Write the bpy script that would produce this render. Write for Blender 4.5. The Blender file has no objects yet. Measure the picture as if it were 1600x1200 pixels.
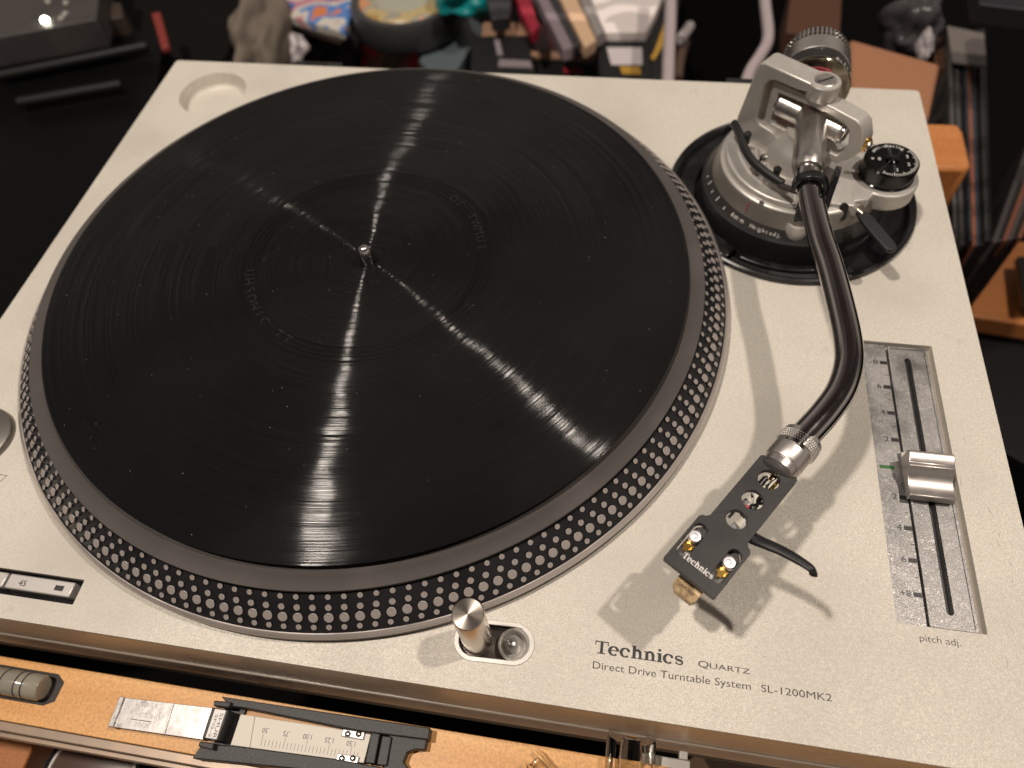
import bpy, bmesh, math, random
from mathutils import Vector, Matrix
random.seed(7)
PI = math.pi
S = 0.001                                   # every measure below is in millimetres
sc = bpy.context.scene
C = sc.collection

# ---------------------------------------------------------------- camera
CAM = Vector((115.81, -215.656, 263.208)); ROT = (0.5821821, 0.0587419, 0.1553390); FPX = 1131.318
cd = bpy.data.cameras.new("camera"); cam = bpy.data.objects.new("camera", cd); C.objects.link(cam)
cam.location = CAM * S; cam.rotation_euler = ROT
cd.sensor_width = 36; cd.lens = FPX / 1600 * 36
cd.clip_start = 0.01; cd.clip_end = 20
cd.dof.use_dof = True; cd.dof.focus_distance = 0.262; cd.dof.aperture_fstop = 8.6
sc.camera = cam
CM = cam.rotation_euler.to_matrix()
def at(px, py, z):
    "place of a photograph point that lies at height z"
    d = CM @ Vector(((px - 800) / FPX, -(py - 600) / FPX, -1)); t = (z - CAM.z) / d.z
    return CAM + d * t

# ---------------------------------------------------------------- light: two ceiling lamps and the dim room
w = bpy.data.worlds.new("World"); sc.world = w; w.use_nodes = True
nt = w.node_tree; nt.nodes.clear()
def N(nt, t, **k):
    n = nt.nodes.new(t)
    for a, b in k.items():
        if a.startswith('_'): setattr(n, a[1:], b)
        else: n.inputs[a.replace('_', ' ')].default_value = b
    return n
def ramp(nt, src, stops, mode='LINEAR'):
    r = nt.nodes.new('ShaderNodeValToRGB'); e = r.color_ramp.elements; r.color_ramp.interpolation = mode
    while len(e) < len(stops): e.new(0.5)
    for q, (p, c) in zip(e, stops): q.position = p; q.color = (c if len(c) == 4 else (*c, 1)) if hasattr(c, '__len__') else (c, c, c, 1)
    nt.links.new(src, r.inputs[0]); return r.outputs[0]
L = nt.links.new
tc = N(nt, 'ShaderNodeTexCoord'); nz = N(nt, 'ShaderNodeTexNoise', Scale=1.6, Detail=2.0)
L(tc.outputs['Generated'], nz.inputs['Vector'])
sx = N(nt, 'ShaderNodeSeparateXYZ'); L(tc.outputs['Generated'], sx.inputs[0])
el = ramp(nt, sx.outputs[2], [(0.0, (.12, .10, .085)), (0.25, (.34, .29, .25)), (0.5, (.16, .135, .12)), (0.8, (.07, .05, .045))])
pt = ramp(nt, nz.outputs[0], [(.38, .35), (.62, 1.6)])
mx = N(nt, 'ShaderNodeMix', _data_type='RGBA', _blend_type='MULTIPLY'); mx.inputs[0].default_value = 1
L(el, mx.inputs[6]); L(pt, mx.inputs[7])
bg = N(nt, 'ShaderNodeBackground', Strength=0.85); L(mx.outputs[2], bg.inputs[0])
L(bg.outputs[0], N(nt, 'ShaderNodeOutputWorld').inputs[0])
def lamp(name, az, elv, dist, power, rad, col):
    d = bpy.data.lights.new(name, 'POINT'); d.energy = power; d.shadow_soft_size = rad; d.color = col
    o = bpy.data.objects.new(name, d); C.objects.link(o)
    a, e = math.radians(az), math.radians(elv)
    o.location = Vector((150 + math.cos(a) * math.cos(e) * dist, -60 + math.sin(a) * math.cos(e) * dist, math.sin(e) * dist)) * S
lamp('ceiling_lamp_right', 19, 65.5, 1650, 52, 0.030, (1, .875, .765))
lamp('ceiling_lamp_left', 191, 69.0, 1650, 77, 0.042, (1, .885, .78))
sc.view_settings.view_transform = 'Standard'; sc.view_settings.look = 'None'
sc.view_settings.exposure = 0; sc.view_settings.gamma = 1
sc.cycles.use_denoising = True
sc.cycles.max_bounces = 8

# ---------------------------------------------------------------- materials
MATS = {}
def mat(name, col, rough=.5, metal=0., noise=None, bump=None, rvar=None, aniso=0, **k):
    """noise = (scale per mm, colour 2, low, high); bump = (scale per mm, strength, distance mm)"""
    m = bpy.data.materials.new(name); m.use_nodes = True; nt = m.node_tree; b = nt.nodes['Principled BSDF']; L = nt.links.new
    b.inputs['Base Color'].default_value = (*col, 1); b.inputs['Roughness'].default_value = rough; b.inputs['Metallic'].default_value = metal
    tc = nt.nodes.new('ShaderNodeTexCoord')
    if noise:
        for i, q in enumerate(noise if isinstance(noise, list) else [noise]):
            n = N(nt, 'ShaderNodeTexNoise', Scale=q[0] * 1000, Detail=5.0); L(tc.outputs['Object'], n.inputs['Vector'])
            r = ramp(nt, n.outputs[0], [(q[2], 0.), (q[3], 1.)])
            x = N(nt, 'ShaderNodeMix', _data_type='RGBA'); L(r, x.inputs[0]); x.inputs[6].default_value = (*col, 1); x.inputs[7].default_value = (*q[1], 1)
            if i: L(prev, x.inputs[6])
            prev = x.outputs[2]
        L(prev, b.inputs['Base Color'])
    if rvar:
        n = N(nt, 'ShaderNodeTexNoise', Scale=rvar[0] * 1000, Detail=6.0); L(tc.outputs['Object'], n.inputs['Vector'])
        L(ramp(nt, n.outputs[0], [(.35, rvar[1]), (.65, rvar[2])]), b.inputs['Roughness'])
    if bump:
        n = N(nt, 'ShaderNodeTexNoise', Scale=bump[0] * 1000, Detail=3.0); L(tc.outputs['Object'], n.inputs['Vector'])
        p = N(nt, 'ShaderNodeBump', Strength=bump[1], Distance=bump[2] * S); L(n.outputs[0], p.inputs['Height']); L(p.outputs[0], b.inputs['Normal'])
    if aniso:
        b.inputs['Anisotropic'].default_value = aniso
        t = nt.nodes.new('ShaderNodeTangent'); t.direction_type = 'RADIAL'; t.axis = 'Z'; L(t.outputs[0], b.inputs['Tangent']); b.inputs['Anisotropic Rotation'].default_value = .25
    for a, v in k.items(): b.inputs[a.replace('_', ' ')].default_value = v
    MATS[name] = m; return m
deckm = mat('champagne_paint', (.525, .495, .432), .58, .12, noise=[(2.1, (.69, .655, .575), .40, .62), (.012, (.475, .445, .388), .45, .75), (.10, (.42, .395, .34), .66, .85)], bump=(2.0, .5, .13), rvar=(1.2, .5, .7))
sidem = mat('satin_side_paint', (.62, .57, .50), .36, .3, noise=(.02, (.55, .50, .43), .35, .65), rvar=(.02, .26, .42), bump=(.6, .1, .1))
blkrub = mat('black_rubber', (.012, .012, .012), .6, bump=(.8, .3, .2))
castm = mat('satin_cast_metal', (.58, .555, .515), .4, .5, noise=(.15, (.53, .51, .47), .4, .6), bump=(1.2, .12, .1))
steel = mat('brushed_steel', (.68, .65, .62), .33, 1.0, bump=(2., .03, .1), rvar=(.6, .29, .37))
chrome = mat('chrome', (.62, .60, .58), .08, 1.0, rvar=(.12, .05, .13))
tubem = mat('polished_tube', (.50, .48, .47), .07, 1.0, rvar=(.08, .05, .14), noise=(.5, (.7, .66, .62), .72, .74))
blkgl = mat('gloss_black_plastic', (.008, .008, .009), .22, rvar=(.05, .16, .34), noise=(.06, (.02, .02, .02), .5, .7))
blkmt = mat('matt_black_plastic', (.014, .014, .015), .5, bump=(1., .15, .1))
shellm = mat('dark_anodised_shell', (.026, .025, .025), .42, .2, bump=(2.5, .10, .1), rvar=(.1, .36, .48))
whitem = mat('white_print', (.75, .73, .7), .6)
greym = mat('grey_print', (.045, .038, .036), .6)
inkm = mat('black_print', (.01, .009, .009), .45)
greenm = mat('green_print', (.02, .12, .02), .5)
gold = mat('gold_pin', (.85, .52, .13), .2, 1.0)
redw = mat('red_wire', (.5, .02, .02), .4)
whw = mat('white_wire', (.7, .68, .66), .4)
pinkm = mat('pink_reflection_ring', (.85, .16, .28), .4)
dialblk = mat('dial_brushed_black', (.05, .05, .051), .2, 1., aniso=1)
platm = mat('platter_metal', (.70, .64, .60), .34, .8, rvar=(.05, .26, .42))
platside = mat('platter_side', (.10, .09, .08), .4, .8)
dotm = mat('dot_face_metal', (.46, .425, .40), .45, .45, bump=(1.2, .3, .2), noise=(1.5, (.42, .36, .335), .4, .65))
dotbase = mat('platter_black', (.010, .010, .012), .33, bump=(.8, .2, .2), rvar=(.1, .2, .5))
matm = mat('grey_rubber_mat', (.055, .048, .044), .75, noise=[(.035, (.075, .065, .06), .5, .7), (.9, (.22, .19, .17), .74, .78)], bump=(.6, .25, .2))
def anod():
    m = mat('scratched_plate', (.36, .34, .33), .3, .85, aniso=0)
    nt = m.node_tree; L = nt.links.new; b = nt.nodes['Principled BSDF']; tc = N(nt, 'ShaderNodeTexCoord')
    nw = N(nt, 'ShaderNodeTexNoise', Scale=180., Detail=3.); L(tc.outputs['Object'], nw.inputs['Vector'])
    wp = N(nt, 'ShaderNodeMix', _data_type='RGBA', _blend_type='LINEAR_LIGHT'); wp.inputs[0].default_value = .012
    L(tc.outputs['Object'], wp.inputs[6]); L(nw.outputs[1], wp.inputs[7])
    outs = []
    for i, s in enumerate((260., 420., 620.)):
        mp = N(nt, 'ShaderNodeMapping'); mp.inputs['Rotation'].default_value = (0, 0, i * 1.1); mp.inputs['Scale'].default_value = (1, .35 + .3 * i, 1); L(wp.outputs[2], mp.inputs[0])
        v = N(nt, 'ShaderNodeTexVoronoi', Scale=s, _feature='DISTANCE_TO_EDGE'); L(mp.outputs[0], v.inputs['Vector'])
        outs.append(ramp(nt, v.outputs['Distance'], [(0., 1.), (.045, 0.)]))
    n2 = N(nt, 'ShaderNodeTexNoise', Scale=60., Detail=6.); L(tc.outputs['Object'], n2.inputs['Vector'])
    cur = outs[0]
    for o in outs[1:]:
        a = N(nt, 'ShaderNodeMath', _operation='MAXIMUM'); L(cur, a.inputs[0]); L(o, a.inputs[1]); cur = a.outputs[0]
    g = N(nt, 'ShaderNodeMath', _operation='MULTIPLY'); L(cur, g.inputs[0]); L(ramp(nt, n2.outputs[0], [(.32, .25), (.55, 1.)]), g.inputs[1])
    x = N(nt, 'ShaderNodeMix', _data_type='RGBA'); L(g.outputs[0], x.inputs[0]); x.inputs[7].default_value = (.50, .485, .47, 1)
    y = N(nt, 'ShaderNodeMix', _data_type='RGBA'); L(ramp(nt, n2.outputs[0], [(.4, 0.), (.65, 1.)]), y.inputs[0]); y.inputs[6].default_value = (.19, .186, .182, 1); y.inputs[7].default_value = (.34, .33, .32, 1)
    L(y.outputs[2], x.inputs[6]); L(x.outputs[2], b.inputs['Base Color'])
    L(ramp(nt, n2.outputs[0], [(.35, .36), (.65, .5)]), b.inputs['Roughness'])
    p = N(nt, 'ShaderNodeBump', Strength=.3, Distance=.0001); L(g.outputs[0], p.inputs['Height']); L(p.outputs[0], b.inputs['Normal'])
    return m
platem = anod()
def discmat():
    m = mat('grooved_black_vinyl', (.012, .012, .013), .3, 0., aniso=.93); nt = m.node_tree; L = nt.links.new; b = nt.nodes['Principled BSDF']
    tc = N(nt, 'ShaderNodeTexCoord'); s = N(nt, 'ShaderNodeSeparateXYZ'); L(tc.outputs['Object'], s.inputs[0])
    ln = N(nt, 'ShaderNodeVectorMath', _operation='LENGTH'); L(tc.outputs['Object'], ln.inputs[0])
    an = N(nt, 'ShaderNodeMath', _operation='ARCTAN2'); L(s.outputs[1], an.inputs[0]); L(s.outputs[0], an.inputs[1])
    def polar(rs, ts, sc_=1., det=2.):
        c = N(nt, 'ShaderNodeCombineXYZ')
        a = N(nt, 'ShaderNodeMath', _operation='MULTIPLY'); L(ln.outputs['Value'], a.inputs[0]); a.inputs[1].default_value = rs
        t = N(nt, 'ShaderNodeMath', _operation='MULTIPLY'); L(an.outputs[0], t.inputs[0]); t.inputs[1].default_value = ts
        L(a.outputs[0], c.inputs[0]); L(t.outputs[0], c.inputs[1])
        n = N(nt, 'ShaderNodeTexNoise', Scale=sc_, Detail=det); L(c.outputs[0], n.inputs['Vector']); return n.outputs[0]
    grain = polar(9000., .9, 1., 3.); broad = polar(300., .4, 1., 3.)
    L(ramp(nt, broad, [(.35, .12), (.65, .16)]), b.inputs['Roughness']); b.inputs['Anisotropic'].default_value = 1
    L(ramp(nt, polar(3000., .7, 1., 4.), [(.3, .10), (.72, .26)]), b.inputs['Specular IOR Level'])
    # groove walls tilt the surface along the radius only
    ge = N(nt, 'ShaderNodeNewGeometry'); cx = N(nt, 'ShaderNodeCombineXYZ'); L(s.outputs[0], cx.inputs[0]); L(s.outputs[1], cx.inputs[1])
    rn = N(nt, 'ShaderNodeVectorMath', _operation='NORMALIZE'); L(cx.outputs[0], rn.inputs[0])
    def mad(src, k):
        m1 = N(nt, 'ShaderNodeMath', _operation='SUBTRACT'); L(src, m1.inputs[0]); m1.inputs[1].default_value = .5
        m2 = N(nt, 'ShaderNodeMath', _operation='MULTIPLY'); L(m1.outputs[0], m2.inputs[0]); m2.inputs[1].default_value = k; return m2.outputs[0]
    def addf(a_, b_):
        q = N(nt, 'ShaderNodeMath', _operation='ADD'); L(a_, q.inputs[0]); L(b_, q.inputs[1]); return q.outputs[0]
    def sclv(vec, f):
        q = N(nt, 'ShaderNodeVectorMath', _operation='SCALE'); L(vec, q.inputs[0]); L(f, q.inputs['Scale']); return q.outputs[0]
    def addv(a_, b_):
        q = N(nt, 'ShaderNodeVectorMath', _operation='ADD'); L(a_, q.inputs[0]); L(b_, q.inputs[1]); return q.outputs[0]
    tv = N(nt, 'ShaderNodeVectorMath', _operation='CROSS_PRODUCT'); tv.inputs[0].default_value = (0, 0, 1); L(rn.outputs[0], tv.inputs[1])
    n3 = N(nt, 'ShaderNodeTexNoise', Scale=26., Detail=3.); L(tc.outputs['Object'], n3.inputs['Vector'])
    v = addv(addv(ge.outputs['Normal'], sclv(rn.outputs[0], mad(grain, 3.4))), sclv(tv.outputs[0], mad(n3.outputs[0], .11)))
    nn = N(nt, 'ShaderNodeVectorMath', _operation='NORMALIZE'); L(v, nn.inputs[0]); L(nn.outputs[0], b.inputs['Normal'])
    n4 = N(nt, 'ShaderNodeTexNoise', Scale=260., Detail=1.); L(tc.outputs['Object'], n4.inputs['Vector'])
    n5 = N(nt, 'ShaderNodeTexNoise', Scale=12., Detail=5.); L(tc.outputs['Object'], n5.inputs['Vector'])
    x = N(nt, 'ShaderNodeMix', _data_type='RGBA'); L(ramp(nt, n5.outputs[0], [(.4, 0.), (.75, 1.)]), x.inputs[0]); x.inputs[6].default_value = (.007, .007, .0075, 1); x.inputs[7].default_value = (.013, .0125, .0125, 1)
    L(x.outputs[2], b.inputs['Base Color'])
    return m
discm = discmat()
def woodmat(name, c1, c2, ang=0., sc_=.03, rough=.45):
    m = mat(name, c1, rough); nt = m.node_tree; L = nt.links.new; b = nt.nodes['Principled BSDF']
    tc = N(nt, 'ShaderNodeTexCoord'); mp = N(nt, 'ShaderNodeMapping'); mp.inputs['Scale'].default_value = (sc_ * 1000 * .25, sc_ * 1000 * 3, sc_ * 1000); mp.inputs['Rotation'].default_value = (0, 0, ang)
    L(tc.outputs['Object'], mp.inputs[0]); n = N(nt, 'ShaderNodeTexNoise', Scale=1., Detail=6., Distortion=.6); L(mp.outputs[0], n.inputs['Vector'])
    x = N(nt, 'ShaderNodeMix', _data_type='RGBA'); L(ramp(nt, n.outputs[0], [(.3, 0.), (.7, 1.)]), x.inputs[0]); x.inputs[6].default_value = (*c1, 1); x.inputs[7].default_value = (*c2, 1)
    n6 = N(nt, 'ShaderNodeTexNoise', Scale=900., Detail=3.); L(tc.outputs['Object'], n6.inputs['Vector'])
    y = N(nt, 'ShaderNodeMix', _data_type='RGBA', _blend_type='MULTIPLY'); y.inputs[0].default_value = .8; L(x.outputs[2], y.inputs[6]); L(ramp(nt, n6.outputs[0], [(.35, .72), (.6, 1.)]), y.inputs[7])
    L(y.outputs[2], b.inputs['Base Color'])
    p = N(nt, 'ShaderNodeBump', Strength=.25, Distance=.0002); L(n6.outputs[0], p.inputs['Height']); L(p.outputs[0], b.inputs['Normal'])
    return m
maple = woodmat('pale_maple', (.62, .30, .09), (.76, .42, .15))
orangew = woodmat('orange_wood', (.48, .17, .045), (.58, .23, .07))
def glassm(name, col=(.95, .93, .88), rough=.03, ior=1.45):
    m = mat(name, col, rough); b = m.node_tree.nodes['Principled BSDF']; b.inputs['Transmission Weight'].default_value = 1; b.inputs['IOR'].default_value = ior; return m
clear = glassm('clear_acrylic')
def blotch(name, cols, scale, rough=.4):
    m = mat(name, cols[0], rough); nt = m.node_tree; L = nt.links.new
    tc = N(nt, 'ShaderNodeTexCoord'); n = N(nt, 'ShaderNodeTexNoise', Scale=scale * 1000, Detail=2.); L(tc.outputs['Object'], n.inputs['Vector'])
    k = len(cols); L(ramp(nt, n.outputs[0], [(.3 + .4 * i / k, c) for i, c in enumerate(cols)], 'CONSTANT'), nt.nodes['Principled BSDF'].inputs['Base Color'])
    return m

# ---------------------------------------------------------------- geometry helpers
class G:
    def __init__(s): s.v = []; s.f = []
    def add(s, vs, fs): o = len(s.v); s.v += [Vector(p) for p in vs]; s.f += [[i + o for i in f] for f in fs]; return s
    def box(s, x0, y0, z0, x1, y1, z1):
        return s.add([(x0, y0, z0), (x1, y0, z0), (x1, y1, z0), (x0, y1, z0), (x0, y0, z1), (x1, y0, z1), (x1, y1, z1), (x0, y1, z1)],
                     [(3, 2, 1, 0), (4, 5, 6, 7), (0, 1, 5, 4), (1, 2, 6, 5), (2, 3, 7, 6), (3, 0, 4, 7)])
    def prism(s, poly, o=(0, 0, 0), u=(1, 0, 0), v=(0, 1, 0), w=(0, 0, 1)):
        "poly in the u,v frame at o, swept along the vector w"
        o, u, v, w = map(Vector, (o, u, v, w)); n = len(poly); a = [o + u * p[0] + v * p[1] for p in poly]
        if u.cross(v).dot(w) < 0: a.reverse()
        return s.add(a + [p + w for p in a], [list(range(n))[::-1], list(range(n, 2 * n))] + [(i, (i + 1) % n, n + (i + 1) % n, n + i) for i in range(n)])
    def lathe(s, prof, o=(0, 0, 0), ax=(0, 0, 1), n=48, caps=True):
        q = Vector(ax).normalized().to_track_quat('Z', 'Y'); o = Vector(o); vs = []; fs = []; m = len(prof)
        for i in range(n):
            a = 2 * PI * i / n
            for r, z in prof: vs.append(o + q @ Vector((r * math.cos(a), r * math.sin(a), z)))
        for i in range(n):
            j = (i + 1) % n
            for k in range(m - 1): fs.append((i * m + k, j * m + k, j * m + k + 1, i * m + k + 1))
        if caps:
            fs.append([i * m for i in range(n)][::-1]); fs.append([i * m + m - 1 for i in range(n)])
        return s.add(vs, fs)
    def cyl(s, p0, p1, r0, r1=None, n=32, c=0.):
        p0, p1 = Vector(p0), Vector(p1); r1 = r0 if r1 is None else r1; h = (p1 - p0).length
        return s.lathe([(r0 - c, 0), (r0, c), (r1, h - c), (r1 - c, h)] if c else [(r0, 0), (r1, h)], p0, p1 - p0, n)
    def tube(s, path, r, n=20, flat=1., up=(0, 0, 1)):
        P = [Vector(p) for p in path]; R = r if isinstance(r, (list, tuple)) else [r] * len(P); vs = []; fs = []; m = len(P); up = Vector(up)
        for i, p in enumerate(P):
            t = (P[min(i + 1, m - 1)] - P[max(i - 1, 0)]).normalized(); a = t.cross(up)
            if a.length < 1e-4: a = t.cross(Vector((1, 0, 0)))
            a.normalize(); b = a.cross(t)
            vs += [p + (a * math.cos(2 * PI * k / n) + b * math.sin(2 * PI * k / n) * flat) * R[i] for k in range(n)]
        for i in range(m - 1):
            for k in range(n): fs.append((i * n + k, i * n + (k + 1) % n, (i + 1) * n + (k + 1) % n, (i + 1) * n + k))
        fs += [list(range(n))[::-1], [(m - 1) * n + k for k in range(n)]]
        return s.add(vs, fs)
def smooth_path(pts, k=8):
    P = [Vector(p) for p in pts]; out = []
    for i in range(len(P) - 1):
        a, b, c, d = P[max(i - 1, 0)], P[i], P[i + 1], P[min(i + 2, len(P) - 1)]
        for j in range(k):
            t = j / k; out.append(.5 * ((2 * b) + (c - a) * t + (2 * a - 5 * b + 4 * c - d) * t * t + (3 * b - a - 3 * c + d) * t ** 3))
    return out + [P[-1]]
BASE = {}
def tag(o, label=None, cat=None, group=None, kind=None):
    for k, v in (('label', label), ('category', cat), ('group', group), ('kind', kind)):
        if v: o[k] = v
    return o
def empty(name, loc, label, cat, group=None):
    o = bpy.data.objects.new(name, None); C.objects.link(o); o.location = Vector(loc) * S; o.empty_display_size = .01
    BASE[o] = Vector(loc); return tag(o, label, cat, group)
def link(name, me, m, parent=None, base=None, bevel=0, seg=2):
    o = bpy.data.objects.new(name, me); C.objects.link(o)
    if m and not me.materials:
        for q in (m if isinstance(m, (list, tuple)) else [m]): me.materials.append(q)
    pb = BASE[parent] if parent else Vector((0, 0, 0)); b = pb if base is None else Vector(base)
    if parent: o.parent = parent
    o.location = (b - pb) * S; BASE[o] = b
    if bevel:
        q = o.modifiers.new('bevel', 'BEVEL'); q.width = bevel * S; q.segments = seg; q.limit_method = 'ANGLE'; q.angle_limit = math.radians(38)
    return o
def obj(name, g, m, parent=None, base=None, bevel=0, smooth=35, seg=2):
    if base is None: base = BASE[parent] if parent else sum(g.v, Vector()) / len(g.v)
    base = Vector(base); me = bpy.data.meshes.new(name); me.from_pydata([(p - base) * S for p in g.v], [], g.f)
    bm = bmesh.new(); bm.from_mesh(me); bmesh.ops.recalc_face_normals(bm, faces=bm.faces); bm.to_mesh(me); bm.free()
    if smooth:
        me.shade_smooth(); me.set_sharp_from_angle(angle=math.radians(smooth))
    return link(name, me, m, parent, base, bevel, seg)
def rect(x0, y0, x1, y1, r=0, n=6):
    if not r: return [(x0, y0), (x1, y0), (x1, y1), (x0, y1)]
    return [(cx + r * math.cos(math.radians(a0 + 90 * k / n)), cy + r * math.sin(math.radians(a0 + 90 * k / n))) for cx, cy, a0 in ((x1 - r, y1 - r, 0), (x0 + r, y1 - r, 90), (x0 + r, y0 + r, 180), (x1 - r, y0 + r, 270)) for k in range(n + 1)]
def circ(x, y, r, n=64): return [(x + r * math.cos(2 * PI * k / n), y + r * math.sin(2 * PI * k / n)) for k in range(n)]
def slot(x0, y0, x1, y1, r, n=12):
    a = math.atan2(y1 - y0, x1 - x0)
    return [(x1 + r * math.cos(a - PI / 2 + PI * k / n), y1 + r * math.sin(a - PI / 2 + PI * k / n)) for k in range(n + 1)] + [(x0 + r * math.cos(a + PI / 2 + PI * k / n), y0 + r * math.sin(a + PI / 2 + PI * k / n)) for k in range(n + 1)]
def curvemesh(cu, name):
    t = bpy.data.objects.new('tmp', cu); C.objects.link(t); bpy.context.view_layer.update()
    me = bpy.data.meshes.new_from_object(t.evaluated_get(bpy.context.evaluated_depsgraph_get())); me.name = name
    bpy.data.objects.remove(t); return me
def plate(name, loops, z0, z1, m, parent=None, base=None, bevel=0, F=None):
    "flat plate with holes; loops in mm, F an optional 4x4 frame"
    cu = bpy.data.curves.new(name, 'CURVE'); cu.dimensions = '2D'; cu.fill_mode = 'BOTH'; cu.extrude = (z1 - z0) / 2
    for lp in loops:
        sp = cu.splines.new('POLY'); sp.points.add(len(lp) - 1); sp.use_cyclic_u = True
        for p, q in zip(sp.points, lp): p.co = (q[0], q[1], 0, 1)
    me = curvemesh(cu, name); base = Vector(base) if base is not None else (BASE[parent] if parent else Vector((0, 0, 0)))
    F = F or Matrix.Identity(4)
    for v in me.vertices:
        c = v.co.copy(); c.z += (z0 + z1) / 2; v.co = ((F @ c) - base) * S
    bm = bmesh.new(); bm.from_mesh(me); bmesh.ops.remove_doubles(bm, verts=bm.verts, dist=1e-6); bmesh.ops.recalc_face_normals(bm, faces=bm.faces); bm.to_mesh(me); bm.free()
    me.materials.clear(); me.shade_smooth(); me.set_sharp_from_angle(angle=math.radians(35))
    o = link(name, me, m, parent, base, bevel)
    if bevel: o.modifiers.new('normals', 'WEIGHTED_NORMAL').keep_sharp = True
    return o
def frame(o, x, y):
    x, y = Vector(x).normalized(), Vector(y).normalized(); z = x.cross(y)
    return Matrix(((x.x, y.x, z.x, o[0]), (x.y, y.y, z.y, o[1]), (x.z, y.z, z.z, o[2]), (0, 0, 0, 1)))
# lettering
def words(txt, m, parent, F, width=None, height=None, cap=None, thick=.05, name='lettering', bold=0., base=None, space=1.):
    "lettering whose lower left corner is the origin of frame F"
    cu = bpy.data.curves.new(name, 'FONT'); cu.body = txt; cu.size = 10; cu.extrude = .01; cu.offset = bold; cu.space_character = space; cu.resolution_u = 3
    me = curvemesh(cu, name); xs = [v.co.x for v in me.vertices]; ys = [v.co.y for v in me.vertices]
    x0, x1, y0, y1 = min(xs), max(xs), min(ys), max(ys); k = (width / (x1 - x0)) if width else (height or 1) / (y1 - y0); ky = (height / (y1 - y0)) if height else k
    if cap: k = ky = cap / 7.27; x0 = (x0 + x1) / 2; y0 = 0
    base = Vector(base) if base is not None else BASE[parent]
    for v in me.vertices: v.co = (F @ Vector(((v.co.x - x0) * k, (v.co.y - y0) * ky, thick if v.co.z > 0 else -.02)) - base) * S
    me.materials.clear(); return link(name, me, m, parent, base)
def flatwords(txt, x, y, z, m, parent, width=None, height=None, ang=0., **k):
    a = math.radians(ang); return words(txt, m, parent, frame((x, y, z), (math.cos(a), math.sin(a), 0), (-math.sin(a), math.cos(a), 0)), width, height, **k)

# brand lettering with slab serifs, cap height 1
def stroke(g, pts, ws, z):
    P = [Vector((*p, 0)) for p in pts]; n = len(P); a = []; b = []
    for i, p in enumerate(P):
        t = (P[min(i + 1, n - 1)] - P[max(i - 1, 0)]).normalized(); q = Vector((-t.y, t.x, 0)) * ws[i] / 2; a.append(p + q); b.append(p - q)
    vs = [(p.x, p.y, z) for p in a + b]; g.add(vs, [(i, i + 1, n + i + 1, n + i) for i in range(n - 1)])
def arcp(cx, cy, rx, ry, a0, a1, n=16): return [(cx + rx * math.cos(math.radians(a0 + (a1 - a0) * k / n)), cy + ry * math.sin(math.radians(a0 + (a1 - a0) * k / n))) for k in range(n + 1)]
def logo(parent, F, width, height, m, base=None):
    g = G(); zc = [0.]
    def q(x0, y0, x1, y1): zc[0] += .002; g.add([(x0, y0, zc[0]), (x1, y0, zc[0]), (x1, y1, zc[0]), (x0, y1, zc[0])], [(0, 1, 2, 3)])
    def s(pts, wf): zc[0] += .002; n = len(pts) - 1; stroke(g, pts, [wf(i / n) for i in range(n + 1)], zc[0])
    V, H = .235, .10
    def bowl(x, a0, a1, r=.30): s(arcp(x + r + V / 2 - .02, .36, r, .33, a0, a1, 22), lambda t, a0=a0, a1=a1: H + (V - H) * abs(math.cos(math.radians(a0 + (a1 - a0) * t))) ** 1.2)
    x = 0.
    q(x, .91, x + 1.0, 1.0); q(x, .66, x + .07, .95); q(x + .93, .66, x + 1.0, .95); q(x + .39, 0, x + .61, .95); q(x + .2, 0, x + .8, .085); x += 1.0
    bowl(x, 0, 315); q(x + .12, .35, x + .72, .43); x += .86
    bowl(x, 42, 315); q(x + .56, .44, x + .74, .62); x += .84
    q(x + .1, 0, x + .1 + V, 1.0); q(x, .92, x + .2, 1.0); q(x, 0, x + .42, .085); s(arcp(x + .44, .42, .23, .25, 172, 0, 12), lambda t: H + .03 + (V - H - .03) * t); q(x + .57, 0, x + .77, .44); q(x + .48, 0, x + .88, .085); x += .94
    q(x + .1, 0, x + .1 + V, .7); q(x, .62, x + .2, .7); q(x, 0, x + .42, .085); s(arcp(x + .44, .42, .23, .25, 172, 0, 12), lambda t: H + .03 + (V - H - .03) * t); q(x + .57, 0, x + .77, .44); q(x + .48, 0, x + .88, .085); x += .94
    q(x + .1, 0, x + .1 + V, .7); q(x, .62, x + .2, .7); q(x, 0, x + .42, .085); q(x + .1, .83, x + .3, 1.02); x += .46
    bowl(x, 42, 315); q(x + .56, .44, x + .74, .62); x += .84
    s(arcp(x + .31, .52, .22, .15, 25, 250, 12) + arcp(x + .36, .2, .22, .16, 80, -155, 12), lambda t: .09 + .1 * math.exp(-((t - .5) / .22) ** 2)); q(x + .08, .05, x + .15, .25); q(x + .5, .47, x + .57, .66); x += .66
    me = bpy.data.meshes.new('brand_lettering'); base = Vector(base) if base is not None else BASE[parent]
    me.from_pydata([(F @ Vector((p.x / x * width, p.y * height, .03 + p.z)) - base) * S for p in g.v], [], g.f)
    return link('brand_lettering', me, m, parent, base)

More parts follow.
